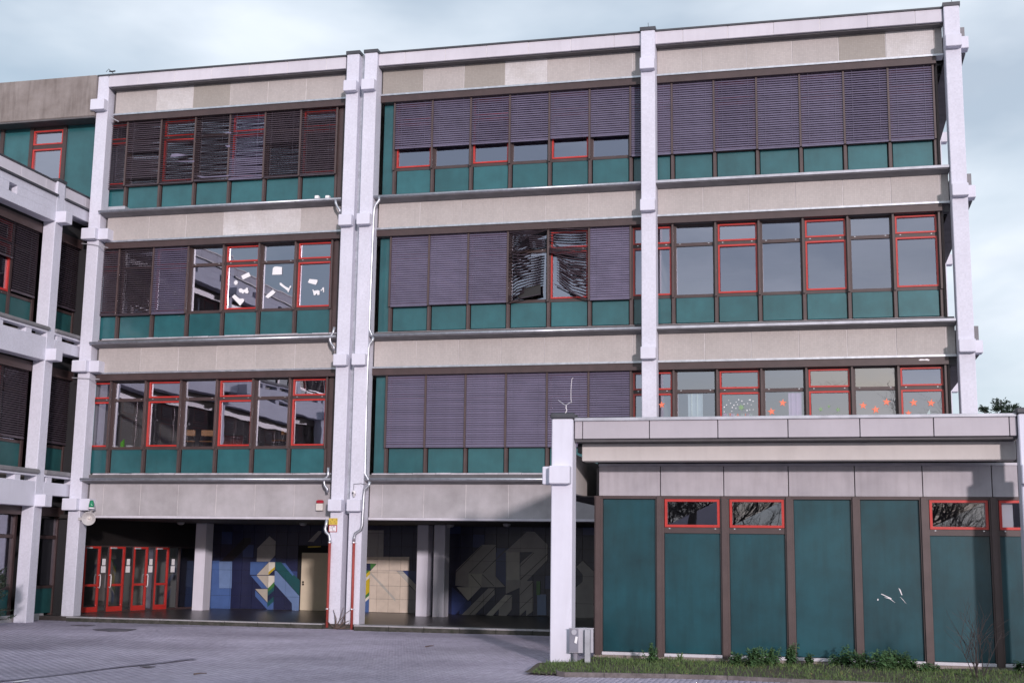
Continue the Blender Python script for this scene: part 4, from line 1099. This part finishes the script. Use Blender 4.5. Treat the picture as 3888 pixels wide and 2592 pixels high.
for a, c, r_, rot, where in stars:
    q = zd.Y(a, c, YP); q2 = zd.Y(a + r_, c, YP)
    mk('paper_star', star(q, (q2[0] - q[0]) * 1.08, rot=rot), 'paper_orange', label='orange paper star %s' % where, cat='paper star', group='orange stars in the first floor windows')
for a, c, r_, where in ((690, 343, 30, 'amid white dots in a red framed window'), (1312, 357, 22, 'leftmost of three small green stars'), (1376, 335, 15, 'smallest and highest of three green stars'), (1447, 360, 22, 'rightmost of three small green stars')):
    q = zd.Y(a, c, YP); q2 = zd.Y(a + r_, c, YP)
    mk('paper_star', star(q, q2[0] - q[0], rot=.2, n=5 if r_ < 30 else 6), 'paper_green', label='green paper star %s' % where, cat='paper star', group='green stars in the first floor windows')
dots = thing('dot_stickers', 'scattered white dot stickers round the green star in the red framed window', 'stickers', (zd.Y(670, 340, YP)[0], YP, zd.Y(670, 400, YP)[2]))
for a, c in ((592, 287), (575, 323), (557, 340), (557, 376), (606, 310), (620, 343), (633, 325), (648, 350), (616, 372), (670, 282), (695, 292), (650, 300), (752, 283), (783, 294), (768, 322), (740, 312), (712, 316), (757, 360), (735, 366), (783, 360), (660, 320), (760, 284)):
    q = zd.Y(a, c, YP); mk('dot', star(q, .013 + random.uniform(-.004, .004), 4, .9), 'paper', dots)
hg = thing('window_lettering', 'row of small coloured paper letters low in the red framed window', 'lettering', (zd.Y(660, 400, YP)[0], YP, zd.Y(660, 410, YP)[2]))
for i, ch in enumerate('MITNCA HITW'):
    if ch == ' ': continue
    q = zd.Y(563 + i * 20, 402, YP - .002); text('letter', ch, (q[0], q[1], q[2]), .09, ['paper_pink', 'paper_pale', 'paper_orange'][i % 3], hg)
for pts, m_, lab in (([(272, 238), (388, 238), (390, 420), (275, 420)], 'paper_pale', 'pale turquoise paper drape in the first plain window right of the third column'),
                    ([(1058, 230), (1162, 228), (1164, 415), (1064, 415)], 'paper_pink', 'lilac paper drape in the second plain window of the right bay')):
    P = [zd.Y(a, c, YP + .03) for a, c in pts]
    mb = MB(); nn = 8
    for i in range(nn):
        t0, t1 = i / nn, (i + 1) / nn
        o0, o1 = .012 * math.sin(i * 2.2), .012 * math.sin((i + 1) * 2.2)
        T0, T1, U0, U1 = P[0] + (P[1] - P[0]) * t0, P[0] + (P[1] - P[0]) * t1, P[3] + (P[2] - P[3]) * t0, P[3] + (P[2] - P[3]) * t1
        for q, oo in ((T0, o0), (U0, o0), (T1, o1), (U1, o1)): q[1] += oo
        mb.prism([T0, U0, U1, T1], (0, .002, 0))
    mk('paper_drape', mb, m_, label=lab, cat='drape')
zp = Zoom(840, 960, 5.345)
cuts = [('paper_cutout', [(405, 465), (560, 392), (598, 470), (440, 543)], 'white oblong paper cutout, tilted, at the top of its red window'),
        ('paper_cutout', [(290, 550), (305, 565), (330, 560), (325, 585), (348, 605), (325, 620), (325, 650), (300, 640), (280, 658), (275, 630), (248, 620), (268, 600), (255, 570), (282, 575)], 'white paper sun cutout in the left red window'),
        ('paper_cutout', [(350, 740), (400, 718), (450, 748), (490, 735), (515, 705), (545, 715), (540, 755), (558, 780), (545, 820), (500, 822), (470, 795), (440, 832), (415, 805), (370, 800)], 'white paper fish cutout in the left red window'),
        ('paper_cutout', [(215, 890), (270, 842), (375, 930), (430, 925), (470, 945), (455, 985), (380, 1072), (355, 1040)], 'white boot shaped paper cutout, lowest in the left red window'),
        ('paper_cutout', [(1035, 445), (1048, 310), (1075, 282), (1125, 276), (1235, 290), (1230, 438)], 'large white rounded paper cutout in the plain window'),
        ('paper_cutout', [(893, 885), (960, 820), (1000, 785), (1052, 745), (1062, 765), (1105, 795), (1060, 840), (1010, 880), (950, 922)], 'white sweet shaped paper cutout low in the plain window'),
        ('paper_cutout', [(1183, 610), (1210, 605), (1300, 680), (1380, 720), (1385, 680), (1410, 665), (1425, 680), (1395, 725), (1365, 798), (1345, 790), (1350, 770), (1310, 740), (1230, 680), (1190, 650)], 'white comb shaped paper cutout in the plain window'),
        ('paper_cutout', [(1757, 600), (1790, 530), (1950, 545), (1955, 580), (1920, 648), (1800, 615)], 'white lettered paper cutout, highest in the right red window'),
        ('paper_cutout', [(1852, 745), (1868, 740), (1880, 770), (1960, 755), (1995, 770), (1995, 850), (1950, 855), (1940, 815), (1910, 855), (1880, 860)], 'white elephant shaped paper cutout in the right red window'),
        ('paper_cutout', [(2012, 755), (2035, 745), (2060, 700), (2085, 700), (2088, 790), (2068, 805), (2062, 740), (2030, 772)], 'small white hook shaped paper cutout in the right red window')]
for nm, pts, lab in cuts:
    o = mk(nm, MB().prism([tuple(zp.Y(a, c, YP)) for a, c in pts], (0, .002, 0)), 'paper', label=lab, cat='paper cutout', group='white cutouts in the second floor windows')
    recalc(o)

zq = Zoom(3300, 1330, 3.318)
mk('paper_cutout', MB().prism([tuple(zq.Y(a, c, YP)) for a, c in ((725, 800), (765, 738), (772, 800))], (0, .002, 0)), 'paper_pale', label='pale blue paper cone at the bottom of the last red window', cat='paper cutout')
mk('paint_smear', MB().prism([tuple(zq.Y(a, c, 29.691)) for a, c in ((622, 118), (650, 106), (700, 110), (730, 103), (765, 118), (750, 130), (700, 124), (640, 128))], (0, .003, 0)), 'sign_white', main)
# ---- classroom things behind the left first floor windows
fl = BZ[1] + .10
sill_z = BZ[1] + .80
mk('window_board', MB().box(-18.3, -11.6, 30.0, 30.35, sill_z - .03, sill_z), 'white_sill', main)
zc, ze = Zoom(340, 1430, 4.02), Zoom(780, 1430, 4.02)
p = zc.Y(400, 1070, 30.15)
mk('flower_pot', MB().lathe((p[0], 30.15, sill_z), [(.05, 0), (.065, .09), (.07, .09), (.06, .085)], n=14), 'sign_white', label='small white pot standing left of the green folder on the window board', cat='pot')
p = zc.Y(510, 1070, 30.15)
q = [zc.Y(a, c, 30.15) for a, c in ((480, 1072), (528, 1072), (530, 950), (480, 1010))]
mk('folder', MB().prism([(r_[0], 30.12, max(r_[2], sill_z)) for r_ in q], (0, .05, 0)), 'folder_green', label='bright green folder standing on the classroom window board', cat='folder')
p = zc.Y(613, 1070, 30.18)
mk('bowl', MB().lathe((p[0], 30.18, sill_z), [(.07, 0), (.09, .05), (.10, .10), (.09, .10), (.08, .05)], n=16), 'paper', label='white spotted bowl right of the green folder', cat='bowl')
for i, (zz, a, nm) in enumerate(((zc, 1470, 'beside the orange chairs'), (ze, 1060, 'below the dark hanging model'), (ze, 1450, 'in the last red framed window'))):
    p = zz.Y(a, 1060, 30.15)
    mk('dish', MB().lathe((p[0], 30.15, sill_z), [(.07, 0), (.085, .02), (.085, .03), (.06, .035)], n=14), 'paper', label='flat white dish on the window board %s' % nm, cat='dish')
p = zc.Y(110, 1040, 30.2)
pp = thing('potted_plant', 'leafy potted plant in the window next to the corner column', 'plant', (p[0], 30.2, sill_z))
mk('pot', MB().lathe((p[0], 30.2, sill_z), [(.05, 0), (.065, .08), (.055, .078)], n=12), 'wood_orange', pp)
lf = MB()
for i in range(60):
    an, el, r_ = random.uniform(0, 6.28), random.uniform(.2, 1.4), random.uniform(.08, .2)
    c = Vector((p[0], 30.2, sill_z + .08)); dv = Vector((math.cos(an) * math.cos(el), math.sin(an) * math.cos(el), math.sin(el)))
    sv = dv.cross(Vector((0, 0, 1))).normalized() * .018
    lf.quad(c + dv * r_ * .3, c + dv * r_ * .65 + sv, c + dv * r_, c + dv * r_ * .65 - sv)
mk('leaves', lf, 'nettle', pp)
def chair(loc, rz, label):
    t = thing('chair', label, 'chair', loc, group='wooden chairs put up on the classroom tables')
    M = Matrix.Translation(Vector(loc)) @ Matrix.Rotation(rz, 4, 'Z')
    def part(nm, mb, m_): mk(nm, mb.xform(M), m_, t)
    part('seat', MB().cbox(-.17, .17, -.17, .17, .38, .40, .008), 'wood_orange')
    part('backrest', MB().cbox(-.17, .17, .15, .17, .56, .72, .008), 'wood_orange')
    for sx in (-.16, .16):
        part('leg', MB().tube([(sx, -.16, 0), (sx, -.15, .38)], .012, 6), 'dark_metal')
        part('leg', MB().tube([(sx, .18, 0), (sx, .16, .38), (sx, .165, .72)], .012, 6), 'dark_metal')
    return t
tabz = fl + .60
def table(x, y, lab):
    t = thing('classroom_table', lab, 'table', (x, y, fl), group='classroom tables behind the left windows')
    mk('table_top', MB().cbox(x - .55, x + .55, y - .25, y + .25, tabz - .03, tabz, .008), 'wood_orange', t)
    for sx in (-.5, .5):
        for sy in (-.2, .2): mk('leg', MB().tube([(x + sx, y + sy, fl), (x + sx, y + sy, tabz - .03)], .015, 6), 'dark_metal', t)
xt = [zc.Y(1640, 990, 31.3)[0], ze.Y(440, 990, 32.4)[0], ze.Y(1060, 990, 31.2)[0]]
table(xt[0], 31.3, 'table carrying two orange chairs behind the fourth window')
chair((xt[0] - .22, 31.25, tabz), .5, 'orange wooden chair on a table, left of the pair behind a plain window')
chair((xt[0] + .25, 31.35, tabz), .35, 'orange wooden chair on a table, right of the pair behind a plain window')
table(xt[1], 32.4, 'table in front of the red pinboard')
table(xt[2], 31.2, 'table carrying the dark red chair behind the plain window')
chair((xt[2] + .15, 31.2, tabz), -.5, 'wooden chair on a table behind the sixth window, below the dark model')
q0, q1 = ze.Y(245, 1050, 33.5), ze.Y(570, 900, 33.5)
mk('pinboard', MB().cbox(q0[0], q1[0], 33.5, 33.55, fl + .3, q1[2], .01), 'board_red', label='dark red partition board standing inside the classroom', cat='board')
q0, q1 = zc.Y(440, 1080, 36.55), zc.Y(820, 640, 36.55)
mk('blackboard', MB().cbox(q0[0], q1[0], 36.53, 36.59, fl + .4, q1[2], .01), 'board_dark', label='dark blackboard on the classroom rear wall', cat='blackboard')

# ---- cabinet beside the annex column
zk = Zoom(2080, 2340, 3.794)
g0 = zk.Z(395, 700, .03); g1 = zk.Z(570, 712, .03)
Yk = 21.25
cb = thing('utility_cabinet', 'grey metal utility box on two posts beside the annex corner column', 'cabinet', (g1[0], Yk, 0))
xl, xm, xr_ = zk.Y(315, 300, Yk)[0], zk.Y(452, 300, Yk)[0], zk.Y(655, 300, Yk + .1)[0]
zt_, zb_ = zk.Y(400, 170, Yk)[2], zk.Y(400, 515, Yk)[2]
mk('box', MB().prism([(xl, Yk - .02, zb_), (xm, Yk - .06, zb_), (xr_, Yk + .10, zb_), (xl + .22, Yk + .2, zb_)], (0, 0, zt_ - zb_)), 'grey_cabinet_light', cb)
dr = mk('door', MB().prism([(xl + .004, Yk - .026, zb_ + .01), (xm - .004, Yk - .066, zb_ + .01), (xm - .004, Yk - .066, zt_ - .01), (xl + .004, Yk - .026, zt_ - .01)], (0, .004, 0)), 'grey_cabinet', cb)
p = zk.Y(378, 220, Yk - .05); mk('emblem', MB().lathe((p[0], Yk - .055, p[2]), [(.045, 0), (.045, -.004)], (0, 1, 0), 16), 'grey_cabinet_light', dr)
mk('sticker', MB().prism([tuple(zk.Y(a, c, Yk - .068)) for a, c in ((400, 280), (432, 290), (415, 388), (380, 370))], (0, .002, 0)), 'paper', dr)
mk('lid', MB().prism([(xl - .01, Yk - .03, zt_), (xm, Yk - .075, zt_), (xr_ + .01, Yk + .10, zt_), (xl + .22, Yk + .21, zt_)], (0, 0, .012)), 'grey_cabinet_light', cb)
mk('post', MB().tube([(zk.Y(398, 600, Yk + .05)[0], Yk + .05, -.02), (zk.Y(398, 600, Yk + .05)[0], Yk + .05, zb_ + .02)], .045, 12), 'grey_cabinet', cb)
xq0, xq1 = zk.Y(530, 500, Yk - .1)[0], zk.Y(608, 500, Yk - .1)[0]
mk('post', MB().cbox(xq0, xq1, Yk - .11, Yk - .03, -.02, zt_ - .004, .006), 'zinc', cb)

# ---- planting bed: kerb, soil, grass, weeds, shrubs
def ez(a, c, Z=.07): return zk.Z(a, c, Z)
rr1 = Zoom(2700, 2300, 1.98)
kp = [zk.Z(a, c, .06) for a, c in ((360, 705), (230, 722), (120, 745), (90, 765), (130, 785), (240, 798))]
kp += [zk.Z(a, c, .06) for a, c in ((810, 806), (1690, 822))] + [rr1.Z(a, c, .06) for a, c in ((120, 522), (600, 545), (1090, 565), (1700, 590), (2600, 622))]
bed = thing('bed_kerb', 'low kerb edging the planting bed in front of the annex', 'kerb', (-.4, 20.9, 0))
for i in range(len(kp) - 1):
    a, c = Vector(kp[i]), Vector(kp[i + 1]); t = (c - a).normalized(); nr = Vector((-t.y, t.x, 0)) * .055
    a, c = a + t * .004, c - t * .004
    mk('kerb_stone', MB().prism([(a.x, a.y, -.04), (c.x, c.y, -.04), (c.x + nr.x, c.y + nr.y, -.04), (a.x + nr.x, a.y + nr.y, -.04)], (0, 0, .10)), 'bed_kerb', bed)
# soil sheet
sx, sy = np.linspace(-4.42, 5.0, 70), np.linspace(0, 1, 12)
kx = np.array([p[0] for p in kp[4:]]); ky = np.array([p[1] for p in kp[4:]])
sm_ = MB()
def soil_y0(x): return float(np.interp(x, kx, ky)) + .05 if x > kx[0] else float(ky[0])
def soil_z(x, t): return .03 + .05 * math.sin(math.pi * min(1, t * .9)) + .012 * math.sin(x * 5 + t * 9)
for x in sx:
    for t in sy:
        ya = soil_y0(x); yb = 22.66 if x > -3.9 else 21.35
        sm_.v.append((x if x > -4.3 else x + .1 * 0, ya + (yb - ya) * t, soil_z(x, t)))
for i in range(len(sx) - 1):
    for j in range(len(sy) - 1):
        a = i * len(sy) + j; sm_.f.append((a, a + len(sy), a + len(sy) + 1, a + 1))
struct('planting_bed', sm_, 'soil')
# grass blades
gr = MB()
for i in range(15000):
    x = random.uniform(-4.3, 4.8); ya = soil_y0(x); yb = 22.6 if x > -3.9 else 21.35
    t = random.random() ** 1.05; y = ya + (yb - ya) * t
    dens = .5 + .5 * math.sin(x * 2.1 + .6) * math.cos(x * .9 + t * 4) + (.25 if x < -1 else -.05)
    if random.random() > dens + .25 or (t > .86 and random.random() < .75): continue
    z = soil_z(x, t) - .01; hgt = random.uniform(.03, .085) * (1.4 if random.random() < .08 else 1)
    an = random.uniform(0, 6.28); lean = random.uniform(.0, .05); wv = .0055
    ca, sa = math.cos(an), math.sin(an)
    bx_, by_ = random.gauss(0, lean), random.gauss(0, lean)
    gr.quad((x - ca * wv, y - sa * wv, z), (x + ca * wv, y + sa * wv, z), (x + bx_ * .5 + ca * wv * .7, y + by_ * .5 + sa * wv * .7, z + hgt * .6), (x + bx_, y + by_, z + hgt))
mk('grass', gr, 'grass', label='short patchy grass growing in the bed before the annex', cat='grass', kind='stuff')
dl_ = MB()
for i in range(260):
    x = random.uniform(-2.5, 4.6); t = random.random() ** 1.3; y = soil_y0(x) + (22.5 - soil_y0(x)) * t; z = soil_z(x, t) + .012
    an = random.uniform(0, 6.28); r_ = random.uniform(.012, .028); u = Vector((math.cos(an), math.sin(an), random.uniform(-.3, .3))) * r_; v_ = Vector((-math.sin(an), math.cos(an), random.uniform(-.3, .5))) * r_ * .7
    c = Vector((x, y, z)); dl_.quad(c - u, c - v_, c + u, c + v_)
mk('fallen_leaves', dl_, 'dry_leaf', label='yellowed fallen leaves lying over the planting bed', cat='leaves', kind='stuff')
def weed(p, h_, spread, label, n=9, lr=.05):
    t = thing('weed_plant', label, 'plant', p, group='weeds along the annex plinth')
    st, lv = MB(), MB()
    for i in range(n):
        an = random.uniform(0, 6.28); rr = random.uniform(0, spread); hh = h_ * random.uniform(.55, 1)
        a = Vector((p[0] + math.cos(an) * rr * .5, p[1] + math.sin(an) * rr * .4, p[2])); c = a + Vector((math.cos(an) * rr * .6, math.sin(an) * rr * .4, hh))
        st.tube([a, (a + c) / 2 + Vector((0, 0, .01)), c], .006, 4, .003)
        nl = int(hh / .035) + 2
        for k in range(nl):
            q = a.lerp(c, .25 + .75 * k / nl)
            for s in range(3):
                al = k * 1.57 + s * 2.1 + random.uniform(-.5, .5); ll = lr * random.uniform(.6, 1.25) * (1.15 - .5 * k / nl)
                dv = Vector((math.cos(al), math.sin(al), random.uniform(-.35, .35))).normalized(); sv = Vector((-math.sin(al), math.cos(al), random.uniform(-.3, .3))) * ll * .42
                dn_ = Vector((0, 0, -.25 * ll))
                lv.quad(q, q + dv * ll * .5 + sv, q + dv * ll + dn_, q + dv * ll * .5 - sv)
    mk('stems', st, 'nettle', t); mk('leaves', lv, 'nettle', t)
def bedp(a, c): p = rr1.Z(a, c, .08); return (p[0], min(p[1], 22.5), .06)
p = zk.Z(1500, 640, .08); weed((p[0], min(p[1], 22.45), .06), .34, .16, 'bushy green weed at the plinth between first and second annex panels', 14, .06)
for (a, c, hh, sp_, lab) in ((200, 440, .17, .14, 'low nettle clump leftmost under the third annex panel'), (330, 450, .24, .12, 'taller nettle in the middle under the third annex panel'), (440, 445, .21, .12, 'nettle just left of the third annex post'),
                             (600, 440, .24, .12, 'nettle standing before the post between third and fourth panels'), (740, 430, .16, .06, 'single thin nettle under the fourth annex panel'), (930, 440, .13, .1, 'small nettle left of the fifth post'),
                             (1015, 445, .24, .08, 'tall narrow nettle just left of the fifth annex post'), (1130, 465, .22, .16, 'wide nettle clump right before the fifth annex post'), (1290, 475, .22, .17, 'dense nettle clump under the scratched panel'),
                             (1400, 470, .24, .13, 'tallest nettle under the scratched panel'), (1480, 470, .17, .12, 'nettle at the right under the scratched panel'), (1630, 490, .12, .12, 'low nettle by the sixth annex post'),
                             (2320, 480, .14, .1, 'green weed at the right edge of the bed')):
    weed(bedp(a, c), hh * random.uniform(1.35, 1.7), sp_ * random.uniform(1.2, 1.6), lab, 15 if sp_ > .11 else 7, .075)
for a, lab in ((1900, 'tuft of longer grass under the second annex panel'),):
    p = zk.Z(a, 630, .08); t = MB()
    for i in range(70):
        an = random.uniform(0, 6.28); ln = random.uniform(.06, .17); ca, sa = math.cos(an), math.sin(an); o_ = random.uniform(.2, 1) * .07
        t.quad((p[0] - sa * .004, p[1] + ca * .004, .06), (p[0] + sa * .004, p[1] - ca * .004, .06), (p[0] + ca * o_ * .5, p[1] + sa * o_ * .4, .06 + ln * .7), (p[0] + ca * o_, p[1] + sa * o_ * .7, .06 + ln))
    mk('grass_tuft', t, 'grass', label=lab, cat='grass')

def branchy(mb, a, d, ln, r, depth, kids, spread, up_=.15):
    segs = [a]; p = a.copy(); dv = d.normalized()
    for k in range(3):
        dv = (dv + Vector((random.gauss(0, .10), random.gauss(0, .10), random.gauss(0, .07) + up_ * .12))).normalized()
        p = p + dv * ln / 3; segs.append(p.copy())
    mb.tube(segs, r, 5 if r > .01 else 3, r * .55)
    if depth == 0: return
    for k in range(kids):
        t = random.uniform(.35, 1.0); i = min(2, int(t * 3)); q = segs[i].lerp(segs[i + 1], t * 3 - i)
        ax = Vector((random.gauss(0, 1), random.gauss(0, 1), random.gauss(0, .6))).normalized()
        nd_ = (dv + ax * spread).normalized()
        branchy(mb, q, nd_, ln * random.uniform(.5, .75), r * .55, depth - 1, kids, spread, up_)
# bare shrub before the right annex panels
p = bedp(2010, 560)
sh = MB(); p = rr1.Z(2010, 560, .05)
for i in range(9):
    an = random.uniform(0, 6.28)
    branchy(sh, Vector((p[0] + random.gauss(0, .05), p[1] + random.gauss(0, .04), .02)), Vector((math.cos(an) * .25, math.sin(an) * .15, 1)), random.uniform(.45, .8), .009, 2, 3, .55)
mk('bare_shrub', sh, 'bark', label='leafless thin shrub in the bed before the sixth annex panel', cat='shrub')
# dead twigs between the twin columns
tw_ = MB(); zt8 = Zoom(1200, 1900, 3.136)
c0 = np.array(zt8.Z(240, 1530, .0))
for pts in ([(240, 1530), (265, 1440), (320, 1380)], [(240, 1525), (240, 1400), (205, 1295)], [(230, 1530), (170, 1470), (120, 1415)], [(240, 1530), (330, 1450), (400, 1425)], [(250, 1520), (300, 1470), (350, 1340), (410, 1300)], [(240, 1528), (330, 1505), (400, 1450)],
            [(225, 1530), (230, 1440), (222, 1360)], [(235, 1525), (280, 1420), (325, 1270)], [(250, 1515), (340, 1440), (330, 1380)], [(220, 1520), (190, 1490), (140, 1440)]):
    q = [np.array(zt8.Y(a, c, 29.22 + random.uniform(-.08, .05))) for a, c in pts]; q[0][2] = max(-.01, q[0][2])
    tw_.tube(q, .014, 5, .006)
for i in range(10):
    an = random.uniform(0, 6.28); q = Vector((c0[0] + random.gauss(0, .12), 29.15, .01)); tw_.tube([q, q + Vector((math.cos(an) * .2, math.sin(an) * .08, random.uniform(0, .08)))], .008, 4, .004)
mk('twig_clump', tw_, 'twig', label='dead twigs growing out of the gap at the foot of the twin columns', cat='twigs')

# evergreen bush at the left edge
def needles(mb, a, d, ln, n, nl):
    for k in range(n):
        q = a + d * ln * random.random(); dv = (d * .6 + Vector((random.gauss(0, 1), random.gauss(0, 1), random.gauss(0, .6)))).normalized(); sv = dv.cross(Vector((random.gauss(0, 1), random.gauss(0, 1), 1))).normalized() * nl * .22
        mb.quad(q - sv * .4, q + dv * nl * .5 - sv, q + dv * nl, q + dv * nl * .5 + sv)
p = onZ(-60, 2385, 0)
bush = thing('evergreen_bush', 'dark evergreen bush at the left edge beside the wing columns', 'bush', (p[0], p[1], 0))
st, lv = MB(), MB()
for i in range(46):
    hz = random.uniform(.1, 1.55); an = random.uniform(0, 6.28); ln = random.uniform(.3, .62) * (1.1 - .45 * hz / 1.55)
    a = Vector((p[0], p[1], hz * .8)); d_ = Vector((math.cos(an), math.sin(an), random.uniform(-.05, .5))).normalized()
    st.tube([a, a + d_ * ln], .012, 4, .004)
    for k in range(9):
        q = a + d_ * ln * random.uniform(.25, 1); d2 = (d_ + Vector((random.gauss(0, .6), random.gauss(0, .6), random.gauss(0, .3)))).normalized()
        st.tube([q, q + d2 * .16], .005, 3, .002); needles(lv, q, d2, .17, 18, .045)
st.tube([(p[0], p[1], -.02), (p[0], p[1], 1.3)], .05, 6, .015)
mk('stems', st, 'bark', bush); mk('foliage', lv, 'conifer', bush)

# conifers behind the building, tops showing over the annex roof
def conifer(px_, py_, Y, hw, lab):
    p = onY(px_, py_, Y); t = thing('conifer_tree', lab, 'tree', (p[0], Y, 0), group='conifers behind the school')
    mk('trunk', MB().tube([(p[0], Y, 0), (p[0], Y, p[2])], .28, 8, .02), 'bark', t)
    lv = MB(); top = p[2]
    for i in range(46):
        zz = top - (random.random() ** 1.5) * min(top - 1, 5.5) - .05; rad = min(hw, (top - zz) * .42) * random.uniform(.5, 1.1)
        an = random.uniform(0, 6.28); a = Vector((p[0], Y, zz)); d_ = Vector((math.cos(an), math.sin(an), random.uniform(-.05, .4))).normalized()
        for k in range(6):
            q = a + d_ * rad * random.uniform(.3, 1); needles(lv, q, (d_ + Vector((random.gauss(0, .3), random.gauss(0, .3), random.gauss(0, .2)))).normalized(), .3, 6, .16)
    mk('crown', lv, 'conifer', t)
conifer(3800, 1522, 62, 1.0, 'tall dark conifer rising behind the annex roof at the right edge')
conifer(3738, 1548, 66, .6, 'small conifer tip behind the annex roof beside the end column')
conifer(3845, 1545, 60, .8, 'low conifer at the far right behind the annex roof')

# bare trees on the near side of the yard; they stand behind the camera and mirror in the windows
def bare_tree(x, y, h_, lab):
    t = thing('bare_tree', lab, 'tree', (x, y, 0), group='leafless trees mirrored in the windows')
    mb = MB(); mb.tube([(x, y, -.05), (x + .03, y, h_ * .18), (x, y + .03, h_ * .36)], .16, 8, .11)
    mk('trunk', mb, 'bark', t)
    cr_ = MB()
    for i in range(9):
        an = i * 2.4 + random.uniform(-.3, .3)
        branchy(cr_, Vector((x, y, h_ * random.uniform(.2, .36))), Vector((math.cos(an), math.sin(an), random.uniform(.7, 1.7))), h_ * random.uniform(.28, .42), .055, 4, 4, .75)
    mk('crown', cr_, 'bark', t)
bare_tree(-5.4, -11.5, 6.8, 'leafless tree mirrored in the first small annex windows')
bare_tree(-2.6, -14.0, 7.2, 'leafless tree mirrored in the second small annex window')
bare_tree(5.2, -10.0, 6.2, 'leafless tree mirrored in the right annex window')
bare_tree(4.6, -24.0, 12.0, 'tall leafless tree mirrored among the orange stars')
bare_tree(3.0, -13.0, 7.0, 'leafless tree mirrored beside the right annex window')
bare_tree(-8.0, -13.5, 7.0, 'leafless tree mirrored at the left of the first small annex window')
bare_tree(-30.0, -9.0, 10.5, 'leafless tree mirrored in the last left classroom window')
print('slats as parts', n_slat[0], 'mural', nt_, 'objects', len(bpy.data.objects))
